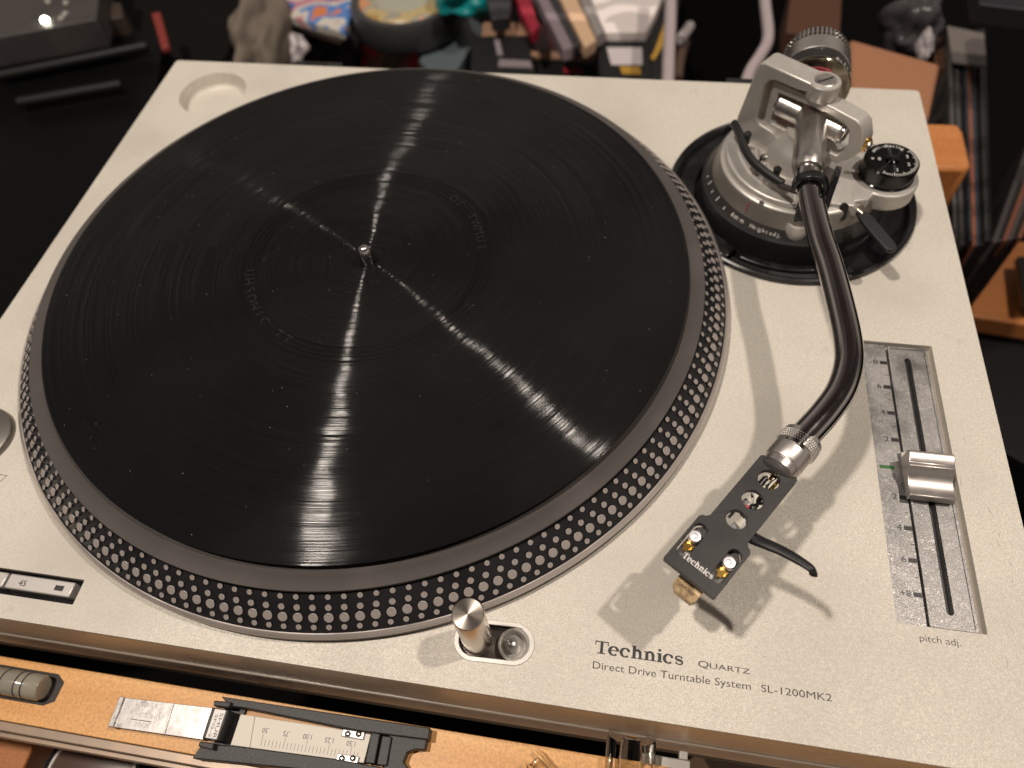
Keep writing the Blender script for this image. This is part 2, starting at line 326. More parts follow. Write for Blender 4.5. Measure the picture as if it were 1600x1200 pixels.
# ================================================================ the turntable
TX = (45, 0, 0)
T = empty('turntable', (45, 2, -92), 'silver direct-drive turntable with S-shaped tonearm and dotted platter', 'turntable')
X0, X1, Y0, Y1 = -181.4, 271.6, -172.7, 176.1
pitch_hole = rect(222.2, -129.1, 251.6, -6.0, .6, 3)
btn_hole = rect(-140, -164.2, -75.6, -154.6, .5, 3)
pop_hole = slot(77.2, -155.4, 91.3, -154.9, 7.1)
well = circ(-143.5, 144.3, 20.6, 72)
armhole = circ(196.2, 83.5, 57.5, 96)
deck = plate('deck', [rect(X0, Y0, X1, Y1, 2.2), pitch_hole, btn_hole, pop_hole, well, armhole, circ(0, 0, 150, 96)], -3.2, 0, deckm, T)
g = G()
for a, b, c, d in ((X0 + .2, Y0 + .2, X1 - .2, Y0 + 4), (X0 + .2, Y1 - 4, X1 - .2, Y1 - .2), (X0 + .2, Y0 + 4.01, X0 + 4, Y1 - 4.01), (X1 - 4, Y0 + 4.01, X1 - .2, Y1 - 4.01)): g.box(a, b, -35, c, d, -3.2)
obj('side_panel', g, sidem, T, bevel=.35)
g = G()
for a, b, c, d in ((X0 - .5, Y0 - .5, X1 + .5, Y0 + 4), (X0 - .5, Y1 - 4, X1 + .5, Y1 + .5), (X0 - .5, Y0 + 4.01, X0 + 4, Y1 - 4.01), (X1 - 4, Y0 + 4.01, X1 + .5, Y1 - 4.01)): g.box(a, b, -56, c, d, -35.3)
obj('lower_side_panel', g, sidem, T, bevel=.5)
obj('rubber_base', G().box(X0 + 3, Y0 + 3, -92, X1 - 3, Y1 - 3, -56), blkrub, T, bevel=2)
obj('inner_floor', G().box(X0 + 5, Y0 + 5, -20, X1 - 5, Y1 - 5, -16), blkmt, T)
# adapter well
wl = obj('adapter_well', G().lathe([(20.7, -.3), (20.3, -.9), (20.0, -6.0), (19.2, -7.6), (17.6, -8.6), (15.6, -9), (.01, -9)], (-143.5, 144.3, 0), n=72, caps=False), deckm, T)
# dust cover hinges at the back edge
for x in (-88, 182):
    h = obj('hinge_socket', G().box(x - 16, Y1 + .3, -30, x + 16, Y1 + 9, -2.5), greym if 0 else blkmt, T, bevel=1)
    obj('hinge_slot', G().box(x - 8, Y1 + 2.4, -3, x + 6, Y1 + 7, -2.3), blkgl, h)

# platter
pp = [(100, 13.6), (153.4, 14.3), (163.9, 4.75)]
pl = obj('platter', G().lathe([(20, -2), (20, 13.6), (151, 13.6), (152.9, 14.7), (163.7, 4.75), (163.9, 4.4)], n=200, caps=False), dotbase, T)
obj('bright_rim', G().lathe([(163.7, 3.0), (163.8, 5.0), (164.2, 5.05), (165.55, 3.95), (165.7, 3.6), (165.6, 3.2)], n=240, caps=False), platm, pl)
obj('rim_side', G().lathe([(165.5, 3.4), (165.45, -.6), (164.6, -1.4), (158, -1.6)], n=240, caps=False), platside, pl)
ndir = Vector((9.95, 0, 10.8)).normalized()                # slope normal in the r,z plane
slope = lambda t: Vector((152.9 + 10.8 * t, 0, 14.7 - 9.95 * t))
def dotmesh(r, n=16):
    g = G().lathe([(r * 1.16, -.3), (r * 1.1, .28), (r, .55), (r * .96, .6)], n=n); me = bpy.data.meshes.new('strobe_dot')
    me.from_pydata([p * S for p in g.v], [], g.f)
    me.materials.append(dotbase); me.materials.append(dotm)
    for p in me.polygons: p.material_index = 1 if min(me.vertices[i].co.z for i in p.vertices) > .5 * S else 0
    me.shade_smooth(); me.set_sharp_from_angle(angle=math.radians(30)); return me
th0 = math.atan2(-156.6, 20.4)
rows = [(169, .06, 1.05), (174, .33, 1.2), (180, .59, 1.78), (186, .835, 1.06)]
allrows = []; keep = 0
for n, t, r in rows:
    for k in range(n): allrows.append((th0 + 2 * PI * k / n, slope(t), r))
def campos(a, p): return (Vector((p.x * math.cos(a), p.x * math.sin(a), p.z)) - CAM).length / p.x * 1. - r * 0
big = [q for q in allrows if q[2] > 1.5]; small = [q for q in allrows if q[2] < 1.5 and q[2] != 1.05]
small.sort(key=lambda q: (Vector((q[1].x * math.cos(q[0]), q[1].x * math.sin(q[0]), q[1].z)) - CAM).length)
singles = big + small[:118]; rest = small[118:] + [q for q in allrows if q[2] == 1.05]
dm = {r: dotmesh(r) for r in {q[2] for q in allrows}}
def dotmat(a, p):
    z = Vector((ndir.x * math.cos(a), ndir.x * math.sin(a), ndir.z)); x = Vector((-math.sin(a), math.cos(a), 0)); y = z.cross(x)
    return Matrix(((x.x, y.x, z.x, p.x * math.cos(a)), (x.y, y.y, z.y, p.x * math.sin(a)), (x.z, y.z, z.z, p.z), (0, 0, 0, 1)))
for a, p, r in singles:
    o = bpy.data.objects.new('strobe_dot', dm[r]); C.objects.link(o); o.parent = pl; mm = dotmat(a, p); o.matrix_local = Matrix.Translation((mm.translation - BASE[pl]) * S) @ mm.to_3x3().to_4x4()
g = G(); fm = []
for a, p, r in rest:
    mm = dotmat(a, p); gg = G().lathe([(r * 1.16, -.3), (r * 1.1, .28), (r, .55), (r * .96, .6)], n=12); g.add([mm @ v for v in gg.v], gg.f); fm += [1 if min(gg.v[i].z for i in f) > .5 else 0 for f in gg.f]
o = obj('far_strobe_dots', g, [dotbase, dotm], pl, smooth=30); o['kind'] = 'stuff'
for p, i in zip(o.data.polygons, fm): p.material_index = i
sp = obj('spindle', G().lathe([(3.55, 12), (3.55, 24.6), (3.45, 25.6), (3.0, 27.2), (2.2, 28.5), (1.2, 29.2), (.05, 29.45)], n=40), chrome, T)

# mat and black disc: things that lie on the platter
rm = obj('platter_mat', G().lathe([(4, 13.8), (3.9, 15.6), (145.5, 15.6), (147.2, 16.5), (149.5, 17.1), (151.9, 17.5), (152.7, 17.35), (152.8, 16.7), (152.4, 14.9), (151.5, 14.2)], n=220, caps=False), matm, base=(0, 0, 14), smooth=30)
tag(rm, 'grey rubber mat showing as a ring around the black disc', 'mat')
DC = (-1.1, 2.4, 0)
prof = [(3.7, 18.2), (3.8, 19.0), (4.4, 19.3)]
r = 8.
for k in range(4):
    rr = 51.0 + k * 2.35; prof += [(rr, 19.3), (rr + .25, 19.62), (rr + .7, 19.66), (rr + 1.0, 19.3)]
prof += [(60.2, 19.3), (144.8, 19.3), (146.2, 19.2), (146.7, 18.95), (146.6, 18.6), (144.6, 15.9), (140, 15.7)]
ds = obj('black_disc', G().lathe(prof, DC, n=220, caps=False), discm, base=(DC[0], DC[1], 0), smooth=22)
tag(ds, 'glossy black grooved disc with raised rings, threaded on the spindle', 'disc')
def arcwords(txt, r, a0, step, z, m, parent, h, cx=0, cy=0, inward=False, thick=.25, wd=None):
    for i, ch in enumerate(txt):
        if ch == ' ': continue
        a = a0 + step * i; p = (cx + r * math.cos(a), cy + r * math.sin(a), z); rad = Vector((math.cos(a), math.sin(a), 0)); tn = Vector((-rad.y, rad.x, 0))
        if inward: words(ch, m, parent, frame(p, tn, -rad), cap=h, thick=thick, base=BASE[parent])
        else: words(ch, m, parent, frame(p, -tn, rad), cap=h, thick=thick, base=BASE[parent])
emb = mat('embossed_vinyl', (.016, .016, .016), .38)
arcwords('UHSONIC TT', 56.6, math.radians(196), math.radians(5.6), 19.32, emb, ds, 4.4, DC[0], DC[1], inward=True)
arcwords('OF TWMUI', 51.6, math.radians(52), math.radians(-5.6), 19.32, emb, ds, 4.4, DC[0], DC[1])
# dust specks on disc and mat
g = G()
for k in range(620):
    a = random.gauss(2.6, 1.1) if k % 2 else random.uniform(0, 2 * PI); r = math.sqrt(random.random()) * 150; big_ = random.random() ** 4
    z = 19.34 if r < 144 else 17.24
    if 144 <= r < 148.5: continue
    s_ = .05 + .2 * big_; g.lathe([(s_, 0), (s_ * .6, s_ * .6)], (r * math.cos(a), r * math.sin(a), z), (random.uniform(-.4, .4), random.uniform(-.4, .4), 1), n=5)
o = obj('dust_specks', g, mat('dust', (.28, .26, .24), .9), smooth=0); tag(o, 'pale dust specks scattered over the black disc and mat', 'dust', kind='stuff')

# start/speed buttons
b0 = obj('button_recess', G().box(-141, -165, -6, -75, -154, -5.2), blkgl, T)
for x0, x1, t in ((-139.5, -107.6, '33'), (-106.6, -79.0, '45')):
    b = obj('speed_button', G().box(x0, -161.7, -5, x1, -156.0, -.4), mat('button_' + t, (.56, .54, .51), .38, .4, bump=(1., .05, .1)), T, bevel=.5)
    flatwords(t, x0 + 5.2, -160.2, -.38, inkm, b, height=2.3)
    obj('indicator_window', G().box(x1 - 7.2, -159.9, -.42, x1 - 3.6, -157.9, -.3), blkmt, b)
# strobe housing at the far left
sh = obj('strobe_housing', G().lathe([(15.0, -1), (15.0, 1.9), (14.6, 2.6), (13.6, 3.0), (.05, 3.1)], (-153.2, -102.2, 0), n=64, caps=False), mat('housing_metal', (.20, .185, .165), .38, .7), T)
# scale bracket print
g = G(); g.box(-138, -117.2, .02, -131.2, -116.95, .05); g.add([(-131.2, -117.0, .04), (-130.9, -117.0, .04), (-132.6, -120.6, .04), (-132.9, -120.6, .04)], [(0, 1, 2, 3)])
obj('scale_bracket', g, greym, T, smooth=0)
flatwords('%', -136.4, -122.6, 0, greym, T, height=1.5)
# pop-up stylus lamp
pr = plate('lamp_recess', [slot(77.2, -155.4, 91.3, -154.9, 7.4), slot(77.4, -155.4, 91.0, -154.95, 5.75)], -.6, .35, castm, T, bevel=.3)
plate('recess_floor', [slot(77.2, -155.4, 91.3, -154.9, 7.2)], -6, -3.6, mat('recess_brown', (.10, .08, .075), .35, .5), pr)
obj('socket_ring', G().lathe([(5.6, -3.6), (5.7, -.4), (5.2, -.2), (4.7, -.5), (3.9, -3.4), (.1, -3.5)], (91.4, -155.0, 0), n=40, caps=False), castm, pr)
obj('socket_pin', G().lathe([(2.5, -4), (2.5, .3), (2.0, 1.0), (1.0, 1.5), (.05, 1.6)], (90.6, -155.1, 0), n=28), steel, pr)
pop = obj('popup_lamp', G().lathe([(5.35, -3), (5.35, 30.6), (5.2, 31.0), (4.95, 31.2), (.02, 31.2)], (78.2, -155.0, 0), n=56, caps=False), mat('lamp_body', (.60, .54, .48), .22, 1., aniso=.7), T)
g = G()
for k in range(46):
    if k < 16: x, y, l = random.uniform(253, 268), random.uniform(-150, -40), random.uniform(1, 7)
    elif k < 26: x, y, l = random.uniform(205, 268), random.uniform(120, 172), random.uniform(.6, 3)
    elif k < 36: x, y, l = random.uniform(-60, 260), random.uniform(-171.5, -160), random.uniform(.4, 1.8)
    else: x, y, l = random.uniform(100, 220), random.uniform(-150, -90), random.uniform(.3, 1.2)
    a = random.gauss(-1.35, .25) if k < 16 else random.uniform(0, PI); w_ = random.uniform(.04, .10); c_, s_ = math.cos(a), math.sin(a)
    g.add([(x, y, .02), (x + c_ * l * .5 - s_ * w_, y + s_ * l * .5 + c_ * w_, .02), (x + c_ * l, y + s_ * l, .02), (x + c_ * l * .5 + s_ * w_, y + s_ * l * .5 - c_ * w_, .02)], [(0, 3, 2, 1)])
obj('wear_marks', g, mat('worn_scratch', (.20, .17, .14), .6), deck, smooth=0)['kind'] = 'stuff'
# lettering on the deck
logo(T, frame((119.6, -153.95, 0), (1, .004, 0), (0, 1, 0)), 30.4, 4.3, inkm)
q1 = words('Q', greym, T, frame((154.9, -153.9, 0), (1, 0, 0), (0, 1, 0)), 3.6, 2.6)
words('UARTZ', greym, T, frame((158.8, -153.5, 0), (1, 0, 0), (0, 1, 0)), 13.4, 1.75, bold=0.)
words('Direct Drive Turntable System', greym, T, frame((119.4, -159.9, 0), (1, .012, 0), (0, 1, 0)), 52.9, 3.2, bold=-.03)
words('SL-1200MK2', greym, T, frame((175.7, -158.5, 0), (1, .008, 0), (0, 1, 0)), 22.7, 2.3, bold=-.03)
words('pitch adj.', greym, T, frame((229.1, -135.1, 0), (1, 0, 0), (0, 1, 0)), 13.2, 3.1, bold=-.1)

# pitch fader
pf = obj('fader_recess', G().box(221, -130.4, -4.6, 253, -5, -3.4), sidem, T)
g = G().box(222.3, -129, -3.4, 233.0, -6.2, -1.6); sp_ = obj('scale_plate', g, platem, pf, bevel=.25)
trk = plate('track_plate', [rect(233.6, -128.6, 249.2, -7.6, .5, 3), slot(241.1, -122.4, 241.1, -14.2, 1.25)], -3.3, -1.0, platem, pf, bevel=.3)
plate('track_edge', [rect(233.4, -128.8, 249.4, -7.4, .5, 3), rect(234.4, -127.8, 248.4, -8.4, .8, 4)], -1.1, -.55, platem, pf, bevel=.2)
obj('slot_floor', G().box(239.4, -124, -3.38, 242.8, -13, -3.2), blkmt, pf)
marks = [-16.0, -28.6, -41.4, -54.2, -67.0, -79.6, -92.2, -104.8, -117.6]; names = ['-8', '6', '4', '2', '', '2', '4', '6', '+8']
for i, (y, t) in enumerate(zip(marks, names)):
    if t:
        obj('scale_mark', G().box(229.8, y - .85, -1.6, 232.7, y + .85, -1.55), inkm, sp_)
        wd = 3.6 if len(t) > 1 else 1.7
        flatwords(t, 229.0 - wd, y - 1.0, -1.6, inkm, sp_, width=wd, height=2.3, bold=0)
    else: obj('centre_mark', G().box(223.9, y - .75, -1.6, 229.6, y + .75, -1.5), greenm, sp_, bevel=.3)
    if i < 8: obj('fine_mark', G().box(231.1, (y + marks[i + 1]) / 2 - .12, -1.6, 232.6, (y + marks[i + 1]) / 2 + .12, -1.56), inkm, sp_)
kp = [(-63.4, 7.4), (-64.1, 8.2), (-65.8, 8.3), (-68.6, 6.9), (-69.6, 7.4), (-70.3, 7.2), (-71.4, 5.2), (-73.2, 3.9), (-75.6, 3.2), (-78.4, 3.2), (-80.0, 3.7), (-80.8, 3.9), (-81.2, 3.2), (-81.2, .2), (-63.4, .2)]
pk = obj('pitch_knob', G().prism(kp, (231.5, 0, 0), (0, 1, 0), (0, 0, 1), (16.6, 0, 0)), mat('knob_metal', (.50, .47, .44), .36, .9, rvar=(.15, .32, .42), bump=(.8, .05, .1)), T, bevel=.35)
obj('knob_base', G().box(232.0, -80.5, -1.0, 249.5, -60.4, .25), castm, pk, bevel=.3)

# ---------------------------------------------------------------- tonearm base
B = Vector((196.2, 83.5, 0))
ab = obj('arm_base_dish', G().lathe([(57.2, -3), (60.3, .1), (60.6, 1.2), (60.2, 2.6), (59.2, 3.1), (58.2, 2.7), (56.6, .6), (55, -1.6), (50, -3.6), (44, -4.2), (40, -4.2), (.5, -4.2)], B, n=128, caps=False), blkgl, T)
a0, a1 = math.radians(196), math.radians(262)
arc = [(49.8 * math.cos(a0 + (a1 - a0) * k / 20), 49.8 * math.sin(a0 + (a1 - a0) * k / 20)) for k in range(21)] + [(46.8 * math.cos(a1 - (a1 - a0) * k / 20), 46.8 * math.sin(a1 - (a1 - a0) * k / 20)) for k in range(21)]
a0, a1 = math.radians(236), math.radians(276)
def arcband(r0, r1, a0, a1, n=24): return [(r1 * math.cos(a0 + (a1 - a0) * k / n), r1 * math.sin(a0 + (a1 - a0) * k / n)) for k in range(n + 1)] + [(r0 * math.cos(a1 - (a1 - a0) * k / n), r0 * math.sin(a1 - (a1 - a0) * k / n)) for k in range(n + 1)]
obj('dish_step', G().prism(arcband(46.5, 55.5, math.radians(80), math.radians(236)), (B.x, B.y, -4.5), w=(0, 0, 4.6)), blkgl, ab, bevel=.8)
obj('dish_step', G().prism(arcband(47.2, 51.0, math.radians(240), math.radians(282)), (B.x, B.y, -4.5), w=(0, 0, 4.0)), blkgl, ab, bevel=.8)
obj('dish_step', G().prism(arcband(51.6, 56.0, math.radians(237), math.radians(300)), (B.x, B.y, -4.5), w=(0, 0, 3.2)), blkmt, ab, bevel=.6)
# height ring: knurled black wheel
g = G(); prof = []; n = 180; vs = []; fs = []
for i in range(n * 2):
    a = PI * i / n; rr = 44.6 if i % 2 else 44.35
    vs += [(B.x + q * math.cos(a), B.y + q * math.sin(a), z) for q, z in ((rr, -4), (rr, 9.2), (rr - 1.2, 10.4))]
for i in range(n * 2):
    j = (i + 1) % (n * 2)
    for k in range(2): fs.append((i * 3 + k, j * 3 + k, j * 3 + k + 1, i * 3 + k + 1))
g.add(vs, fs); hr = obj('height_ring', g, blkmt, T, smooth=20)
obj('ring_scale_band', G().lathe([(43.2, 9), (43.2, 10.4), (39.6, 14.6), (37, 15.0)], B, n=120, caps=False), mat('scale_band', (.05, .047, .044), .35, .5), hr)
obj('grey_band', G().lathe([(40.3, 13.7), (39.8, 15.2), (38.6, 21.2), (37.9, 22.2)], B, n=120, caps=False), mat('grey_band', (.27, .25, .225), .4, .6), hr)
def bandwords(txt, r, z, a0, step, h):
    sl = Vector((-3.6, 4.2)).normalized(); ps_ = 0.
    for i, ch in enumerate(txt):
        a = a0 + step * ps_; ps_ += .55 if ch in 'ijl.t ' else 1.45 if ch == 'm' else 1.
        if ch == ' ': continue
        rad = Vector((math.cos(a), math.sin(a), 0)); tn = Vector((-rad.y, rad.x, 0)); up = rad * sl.x + Vector((0, 0, sl.y))
        words(ch, whitem, hr, frame(B + rad * r + Vector((0, 0, z)), tn, up), cap=h, thick=.12)
bandwords('Height adj.', 42.6, 11.3, math.radians(239), math.radians(2.3), 1.9)
bandwords('6mm', 42.6, 11.3, math.radians(224), math.radians(3.2), 2.1)
for k, a in enumerate((216, 207, 199, 191, 184)):
    a = math.radians(a); rad = Vector((math.cos(a), math.sin(a), 0)); o_ = B + rad * 42.7 + Vector((0, 0, 11.1))
    tn = Vector((-rad.y, rad.x, 0)); up = (rad * -3.6 + Vector((0, 0, 4.2))).normalized()
    obj('scale_mark', G().prism([(-.22, 0), (.22, 0), (.22, 2.6 if k % 2 else 1.5), (-.22, 2.6 if k % 2 else 1.5)], o_, tn, up, tn.cross(up) * .12), whitem, hr, smooth=0)
a = math.radians(231); rad = Vector((math.cos(a), math.sin(a), 0)); tn = Vector((-rad.y, rad.x, 0)); up = (rad * -1.2 + Vector((0, 0, 6.))).normalized()
obj('red_index_line', G().prism([(-.16, 0), (.16, 0), (.16, 5.6), (-.16, 5.6)], B + rad * 39.95 + Vector((0, 0, 15.3)), tn, up, tn.cross(up) * .12), redw, hr, smooth=0)
# silver body
sb = obj('arm_base_body', G().lathe([(38.4, 12), (38.2, 21.6), (37.4, 22.6), (36.6, 22.9), (30, 23.0), (.5, 23.0)], B, n=120, caps=False), castm, T)
obj('raised_step', G().prism(arcband(20, 35.6, math.radians(170), math.radians(262)), (B.x, B.y, 22.5), w=(0, 0, 3.2)), castm, sb, bevel=.8)
obj('bearing_column', G().lathe([(15.5, 22), (15, 28), (12.6, 33), (9.5, 36), (9, 38.5), (4.5, 39.5), (4.5, 41)], (195, 84.3, 0), n=64), castm, sb)
obj('body_pin', G().lathe([(1.9, 22), (1.9, 32.5), (1.5, 33.2), (.05, 33.4)], (176.2, 71.5, 0), n=20), chrome, sb)
obj('body_screw', G().lathe([(1.2, 22.9), (1.1, 23.5), (.05, 23.6)], (176.8, 51.4, 0), n=16), chrome, sb)
# anti-skating arm and dial
D = Vector((233.2, 73.8, 0))
pa = [(200, 58), (214, 52.8), (224, 56.0)] + [(D.x + 14.6 * math.cos(math.radians(t)), D.y - 1.0 + 14.6 * math.sin(math.radians(t))) for t in range(-118, 88, 12)] + [(222, 88.5), (212, 98), (200, 100)]
asb = obj('anti_skating_arm', G().prism(pa, (0, 0, 16.2), w=(0, 0, 8.6)), castm, T, bevel=.7)
dl = obj('anti_skating_dial', G().lathe([(12.4, 24.6), (12.4, 25.4), (11.9, 25.8), (12.1, 31.0), (12.0, 32.6), (11.4, 33.3), (.02, 33.3)], D, n=96, caps=False), dialblk, T)
obj('dial_hub', G().lathe([(3.0, 33.2), (3.0, 33.7), (2.6, 33.9), (.05, 33.95)], D, n=32, caps=False), dialblk, dl)
for k in range(31):
    a = math.radians(38 - k * 5.2); l = 2.0 if k % 5 == 0 else 1.3; c, s_ = math.cos(a), math.sin(a)
    obj('dial_tick', G().prism([(-.13, 11.2 - l), (.13, 11.2 - l), (.13, 11.2), (-.13, 11.2)], (D.x, D.y, 33.3), (s_, -c, 0), (c, s_, 0), (0, 0, .08)), whitem, dl, smooth=0)
for t, a, r in (('0', 180, 5.6), ('3', 20, 7.3), ('2', -22, 7.3), ('1', -75, 7.2)):
    flatwords(t, D.x + r * math.cos(math.radians(a)) - .7, D.y + r * math.sin(math.radians(a)) - 1., 33.3, whitem, dl, height=2.0)
obj('dial_dot', G().lathe([(.7, 33.3), (.7, 33.4)], (D.x - 8.6, D.y, 0), n=16), whitem, dl)
arcwords('anti-skating', 8.6, math.radians(147), math.radians(-8.3), 33.3, whitem, dl, 1.9, D.x, D.y, thick=.1)
obj('dial_index', G().box(214.9, 72.6, 24.8, 221, 73.6, 26.6), castm, asb, bevel=.2)
obj('lifter_bridge', G().prism([(-7, 0), (7, 0), (7, 4), (5, 6), (-5, 6), (-7, 4)], (212.5, 60.2, 19), (1, -.1, 0), (0, 0, 1), (-.3, -9, 0)), castm, asb, bevel=.5)
obj('lever_slot', G().prism(slot(0, -3.2, 0, 1.2, 1.9), (213.0, 50.9, 22.6), (1, -.1, 0), (0, .45, .9), (.0, -.9, .45)), blkgl, asb)
# cue lever
cl = obj('cue_lever', G().tube([(214.9, 55.5, 22.6), (217.0, 60.0, 21), (216.2, 56, 22.6), (220.6, 50.6, 21.9)][2:] and [(213.6, 58.5, 22.6), (221.6, 49.6, 21.6)], 1.35, 14), mat('lever_rod', (.45, .38, .31), .3, .9), T)
ld = Vector((233.0 - 221, 28.0 - 50.2, 0)).normalized(); ls = Vector((-ld.y, ld.x, 0))
lp = [(0, -1.7), (0, 1.7), (4, 2.9), (8, 3.1), (22, 3.0), (24.8, 2.6), (25.9, 1.4), (26.2, 0), (25.9, -1.4), (24.8, -2.6), (22, -3.0), (8, -3.1), (4, -2.6)]
obj('lever_paddle', G().prism(lp, (220.3, 51.2, 20.4), ld + Vector((0, 0, -.03)), ls, (0, 0, 2.2)), blkmt, cl, bevel=.6)

# cue lift arc
la = obj('cue_lift_arm', G().tube(smooth_path([(163.4, 97, 31), (165.6, 88, 32), (167.4, 78.5, 32.4), (171.4, 68.0, 32.5), (177.6, 60.0, 32.5), (184.0, 54.2, 32.3)], 6), 1.9, 14, flat=1.2), blkmt, T)
for p in ((169.0, 85.5), (181.8, 61.8)): obj('rubber_knob', G().lathe([(1.7, -4), (1.7, 0), (1.9, .8), (1.4, 1.6), (.05, 1.8)], (p[0], p[1], 33.4), n=20), blkrub, la)
obj('lift_post', G().cyl((176.0, 68, 23), (176.0, 68, 32), 1.6, n=20), steel, la)
obj('lift_bracket', G().tube([(183.0, 54.0, 31.5), (187.2, 48.2, 34.5), (191.2, 44.0, 36.5)], 1.4, 12), greym, la)

# arm rest with clip
ar = obj('arm_rest_post', G().lathe([(5.2, 8.5), (5.6, 9.5), (5.6, 17.2), (5.2, 17.8), (3.9, 17.8), (3.4, 16.6), (.05, 16.6)], (194.4, 46.4, 0), n=40), castm, T)
obj('rest_stem', G().box(191.6, 44.6, 16, 197.0, 49.4, 38), blkmt, ar, bevel=.6)
clp = [(8.2, 11.5), (7.4, 12.2), (6.2, 8.0), (6.0, 0), (4.6, -4.0), (0, -6.2), (-4.6, -4.0), (-6.6, 1.0), (-5.4, 1.4), (-4.6, -.6), (-3.0, -3.0), (0, -4.6), (3.2, -3.0), (4.8, 0)][:]
cc = Vector((191.2, 36.0, 45.2)); cu_ = Vector((.994, -.106, 0)); 
arc_out = [(7.4 * math.cos(math.radians(t)), 7.4 * math.sin(math.radians(t))) for t in range(196, -26, -12)]
arc_in = [(5.4 * math.cos(math.radians(t)), 5.4 * math.sin(math.radians(t))) for t in range(196, -26, -12)][::-1]
cpoly = arc_out + arc_in
obj('rest_clip', G().prism(cpoly, cc, cu_, (0, 0, 1), Vector((-.106, -.994, 0)) * -4.5), blkgl, ar, bevel=.35)
obj('clip_blade', G().prism([(-7, -9), (4.5, -9), (7.5, 1), (6.5, 8), (3, 10.5), (0, 9), (-4, -1)], cc + cu_ * 7.2, (.2, 1, .15), (0, 0, 1), cu_ * 2.2), blkgl, ar, bevel=.4)

# bearing frame: C-bracket and gimbal ring stand in the plane u = cross-bearing direction
P = Vector((194.8, 84.2, 0)); U = Vector((.8, -.6, 0)); NN = Vector((.6, .8, 0))
cpoly = [(-26.2, 65.0), (-28.6, 63.6), (-29.6, 60.5), (-33.6, 33), (-33.2, 20.5), (-16, 20.5), (-11, 24), (-10.5, 32.6), (-14, 34.2), (-21.6, 34.9), (-23.4, 37), (-23.6, 54.8), (-22.2, 57.6), (-19.6, 59.0), (-8, 59.6), (-4.0, 60.4), (0, 60.4), (0, 65.0)]
cb = obj('pivot_bracket', G().prism(cpoly, P - NN * 6, U, (0, 0, 1), NN * 11), castm, T, bevel=.9, seg=3)
obj('pivot_boss', G().lathe([(6.6, 57.8), (6.9, 58.4), (6.9, 64.6), (6.4, 65.2), (5.4, 65.4), (5.2, 64.9), (.05, 64.9)], P + U * .8, n=48), castm, cb)
ps = obj('pivot_screw', G().lathe([(4.6, 64.6), (4.7, 65.3), (4.3, 65.5), (.05, 65.5)], P + U * .8, n=36, caps=False), steel, cb)
obj('screw_slot', G().box(-4.0, -.45, 65.45, 4.0, .45, 65.62), blkmt, ps).matrix_local = Matrix.Translation((0, 0, 0))
o = bpy.data.objects[-1] if False else ps.children[0]
o.data.transform(Matrix.Translation((P + U * .8 - BASE[ps] - Vector((0, 0, 0))) * S) @ Matrix.Rotation(.5, 4, 'Z') @ Matrix.Translation(BASE[ps] * S * 1.0 + Vector((0, 0, 0))) if False else Matrix.Identity(4))
o.data.vertices.foreach_set('co', [c for q in [(-4, -.45), (4, -.45), (4, .45), (-4, .45)] * 2 for c in (0, 0, 0)])
cs, sn = math.cos(.55), math.sin(.55); b_ = BASE[o]
for i, v in enumerate(o.data.vertices):
    qx, qy = [(-4, -.45), (4, -.45), (4, .45), (-4, .45)][i % 4]; q = P + U * .8 + Vector((qx * cs - qy * sn, qx * sn + qy * cs, 65.48 if i < 4 else 65.62)); v.co = (q - b_) * S
# gimbal ring
ro = [(-20.5, 57.2), (-20.5, 36), (-17, 33), (20, 33), (24.6, 37.2), (28.0, 44.0), (27.6, 48.6), (24.6, 54.8), (21, 56.9), (10, 57.7)]
ri = [(-17.2, 52.8), (-17.2, 38.4), (-15.6, 36.8), (17.6, 36.8), (20.0, 38.6), (21.4, 45), (19.6, 51.2), (17.6, 52.6), (8, 53.6)]
gr = plate('gimbal_ring', [ro, ri], -4.6, 4.0, castm, T, bevel=.8, F=frame(P, U, (0, 0, 1)))
gr.modifiers['bevel'].segments = 3
obj('bearing_nut', G().cyl(P + U * 27.2 + Vector((0, 0, 45.5)), P + U * 28.9 + Vector((0, 0, 45.5)), 3.6, 3.2, 28, .3), gold, gr)
obj('nut_face', G().cyl(P + U * 28.9 + Vector((0, 0, 45.5)), P + U * 29.6 + Vector((0, 0, 45.5)), 2.2, n=24), steel, gr)
# cross bearing and arm body
Ax = Vector((.106, .994, 0)); Z = Vector((0, 0, 1)); hp = P + Z * 45.6
xb = obj('cross_bearing', G().lathe([(3.2, -16.8), (4.6, -16.6), (5.3, -15.8), (5.3, 15.6), (4.6, 16.4), (3.0, 16.6)], hp, U, 48), steel, T)
for s_ in (-1, 1):
    obj('bearing_end', G().lathe([(4.4, 16.2), (4.4, 17.4), (3.6, 17.6), (3.2, 16.9), (.1, 16.9)], hp, U * s_, 36, caps=False), chrome, xb)
body = obj('tonearm_body', G().lathe([(4.9, -38.0), (5.7, -37.6), (6.3, -36.2), (6.75, -33), (6.8, -31), (6.8, 9.5), (6.2, 10.4), (4.8, 10.6)], hp + Z * .6, Ax, 64), steel, T)
path = [hp - Ax * 30 + Z * .6, hp - Ax * 37, Vector((191.0, 40.1, 45.4)), Vector((191.5, 30.4, 45.3)), Vector((193.6, 10.4, 45.1)), Vector((196.5, -7.3, 44.9)), Vector((198.9, -28.3, 44.6)), Vector((199.9, -42.6, 44.3)), Vector((199.2, -52.6, 44.0)), Vector((195.8, -63.6, 43.6)), Vector((189.9, -73.6, 43.1)), Vector((182.6, -83.4, 42.6)), Vector((178.6, -88.8, 42.3))]
tb = obj('tonearm_tube', G().tube(smooth_path(path, 8), 5.0, 36), tubem, T, smooth=60)
